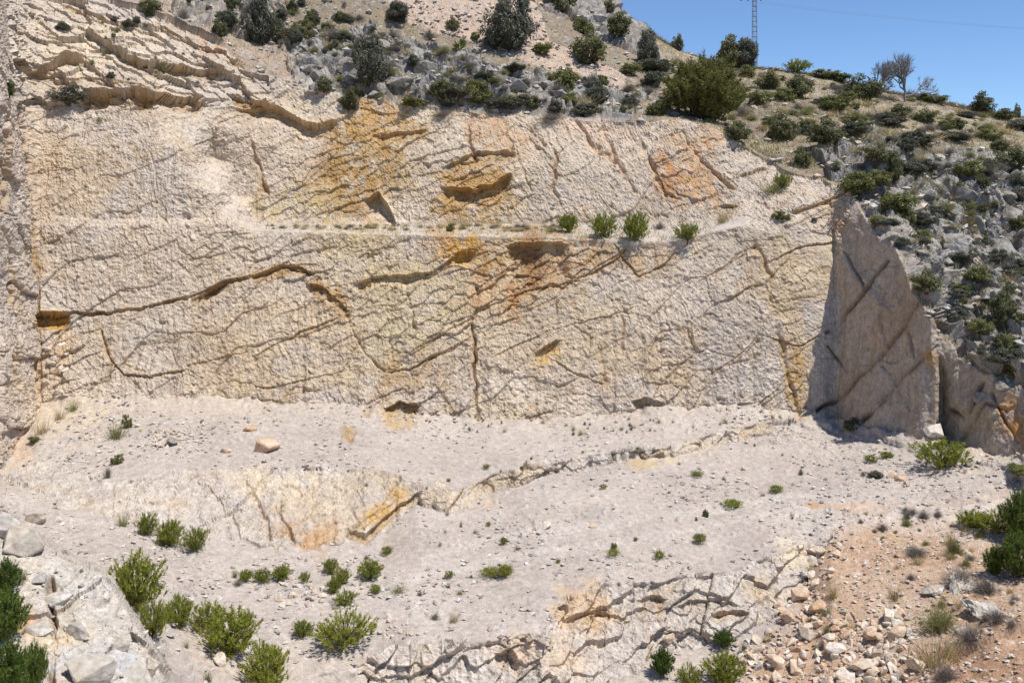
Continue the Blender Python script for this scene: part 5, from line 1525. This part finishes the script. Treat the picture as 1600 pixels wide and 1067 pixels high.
def gravel(name, sel, smin, smax, mat_cols, seed, flat=.6):
    r = np.random.default_rng(seed)
    v, f = ICO[1]
    oct_v = np.array([(1, 0, 0), (-1, 0, 0), (0, 1, 0), (0, -1, 0), (0, 0, 1), (0, 0, -1), (.7, .7, .5), (-.7, .6, .4)], float)
    of = np.array([(0, 6, 4), (6, 2, 4), (0, 2, 6), (2, 7, 4), (7, 1, 4), (2, 1, 7), (1, 3, 4), (3, 0, 4), (2, 0, 5), (1, 2, 5), (3, 1, 5), (0, 3, 5)])
    m = len(sel)
    sz = smin + (smax - smin) * r.random(m) ** 3
    pts = oct_v[None] * (0.7 + 0.6 * r.random((m, len(oct_v), 1)))
    th = r.uniform(0, 6.28, m)
    cz, sn = np.cos(th), np.sin(th)
    xx = pts[..., 0] * cz[:, None] - pts[..., 1] * sn[:, None] * .75
    yy = pts[..., 0] * sn[:, None] + pts[..., 1] * cz[:, None] * .75
    zz = pts[..., 2] * flat * r.uniform(.6, 1.1, (m, 1)) + r.normal(size=(m, 1)) * .25 * pts[..., 0]
    vv = np.stack([xx, yy, zz], -1) * sz[:, None, None] + Q[sel][:, None, :] + np.array([0, 0, 1])[None, None] * (sz * .2)[:, None, None] + (r.normal(size=(m, 1, 3)) * np.array([.05, .05, 0]))
    ff = of[None] + (np.arange(m) * len(oct_v))[:, None, None]
    cc = mat_cols[r.integers(0, len(mat_cols), m)] * r.uniform(.75, 1.15, (m, 1))
    me = np_mesh(name, vv.reshape(-1, 3), ff.reshape(-1, 3), M_FLOOR, np.repeat(np.clip(cc, 0, .75), len(oct_v), 0), smooth=False)
    return tag(link(name, me), kind='stuff')
fl = np.where(floor & (X > 0) & (X < 1650) & (Y < 1090))[0]
area = (Q[fl, 1] / 50.0) ** 2
gd = np.clip(0.45 + 2.2 * fbm(Q[fl], 0.25, 4, k=2), 0.08, 1.6)
gd = gd * np.where(Y[fl] < 700, 1.5, 1.0) * np.where((X[fl] < 700) & (Y[fl] > 870), 1.5, 1.0)
GC = np.array([(.50, .44, .385), (.56, .51, .45), (.45, .395, .345), (.52, .43, .34), (.58, .53, .48), (.40, .355, .33)])
gravel('gravel', fl[rng.random(len(fl)) < gd * .085 * area], .025, .14, GC, 21)
rr_ = np.where(redm & (S >= 7) & ~steps & (X < 1650) & (Y < 1090))[0]
gravel('red_slope_gravel', rr_[rng.random(len(rr_)) < .06], .025, .12, np.array([(.54, .42, .32), (.58, .50, .42), (.46, .33, .24), (.62, .56, .50)]), 22)
hs = np.where(hill & (X > -50) & (X < 1650) & (np.arange(n) > NB * NC))[0]
hd = np.where(earthy[hs], 1.6, 0.6) + np.where((X[hs] > 1000) & (Y[hs] < 250), -.25, 0)
gravel('scree', hs[rng.random(len(hs)) < .030 * hd], .07, .38, np.array([(.46, .43, .39), (.52, .42, .33), (.40, .385, .365), (.56, .49, .41)]), 23)
ot = np.where((outcrop | leftslope) & (X > -20))[0]
gravel('outcrop_rubble', ot[rng.random(len(ot)) < .006], .02, .09, GC, 24)

# ------------------------------------------------------------------ lattice mast with its wires
gp, _ = ground(1180, 108)
mb = Vector(((1179 - 800) / F * 112.0, 112.0, gp.z - 2.5))
mast = link('power_mast', None)
mast.location = mb
tag(mast, 'slender steel lattice mast rising behind the dark trees on the skyline', 'mast')
MH = (HY + 22) / F * 112.0 - mb.z
def wid(z): return .30 - .12 * z / MH
def bar(s, a, b, r_):
    tube(s, [a, b], r_, r_, 4)
for sx, sy in ((-1, -1), (1, -1), (1, 1), (-1, 1)):
    s = Soup(); bar(s, (sx * wid(0), sy * wid(0), 0), (sx * wid(MH), sy * wid(MH), MH), .026)
    link('leg', s.mesh('leg', M_STEEL), mast)
nlev = int(MH / .55)
rung = Soup()
for i in range(nlev):
    z0, z1 = MH * i / nlev, MH * (i + 1) / nlev
    w0, w1 = wid(z0), wid(z1)
    c4 = [(-1, -1), (1, -1), (1, 1), (-1, 1)]
    for j in range(4):
        a_, b_ = c4[j], c4[(j + 1) % 4]
        bar(rung, (a_[0] * w0, a_[1] * w0, z0), (b_[0] * w0, b_[1] * w0, z0), .03)
        if i % 2: a_, b_ = b_, a_
        bar(rung, (a_[0] * w0, a_[1] * w0, z0), (b_[0] * w1, b_[1] * w1, z1), .014)
link('bracing', rung.mesh('bracing', M_STEEL), mast)
arm = Soup()
AZ = MH - 1.3
bar(arm, (-1.6, 0, AZ), (.8, 0, AZ), .05); bar(arm, (-1.6, 0, AZ), (0, 0, AZ + .6), .03); bar(arm, (.8, 0, AZ), (0, 0, AZ + .6), .03)
ao = link('cross_arm', arm.mesh('cross_arm', M_STEEL), mast)
for xi in (-1.5, -.75, .7):
    s = Soup()
    for q in range(4):
        tube(s, [(xi, 0, AZ - .05 - q * .09), (xi, 0, AZ - .12 - q * .09)], .10, .06, 6)
    link('insulator', s.mesh('insulator', M_INSUL), ao)
for xi, yy, lab in ((-1.5, 0, 'thin power line leaving the outer end of the mast arm'), (-.75, 0, 'thin power line leaving the middle of the mast arm'), (.7, 0, 'thin power line leaving the short end of the mast arm')):
    s = Soup()
    tt = np.linspace(0, 1, 30)
    a0 = np.array([mb.x + xi, mb.y, mb.z + AZ - .42]); a1 = np.array([mb.x + 95 + xi, mb.y - 20, mb.z + AZ - 6.0])
    pts = a0[None] + (a1 - a0)[None] * tt[:, None]
    pts[:, 2] -= 4 * 3.0 * tt * (1 - tt)
    tube(s, pts, .006, .006, 4)
    tag(link('power_line', s.mesh('power_line', M_STEEL)), lab, 'power line', 'power lines of the mast')
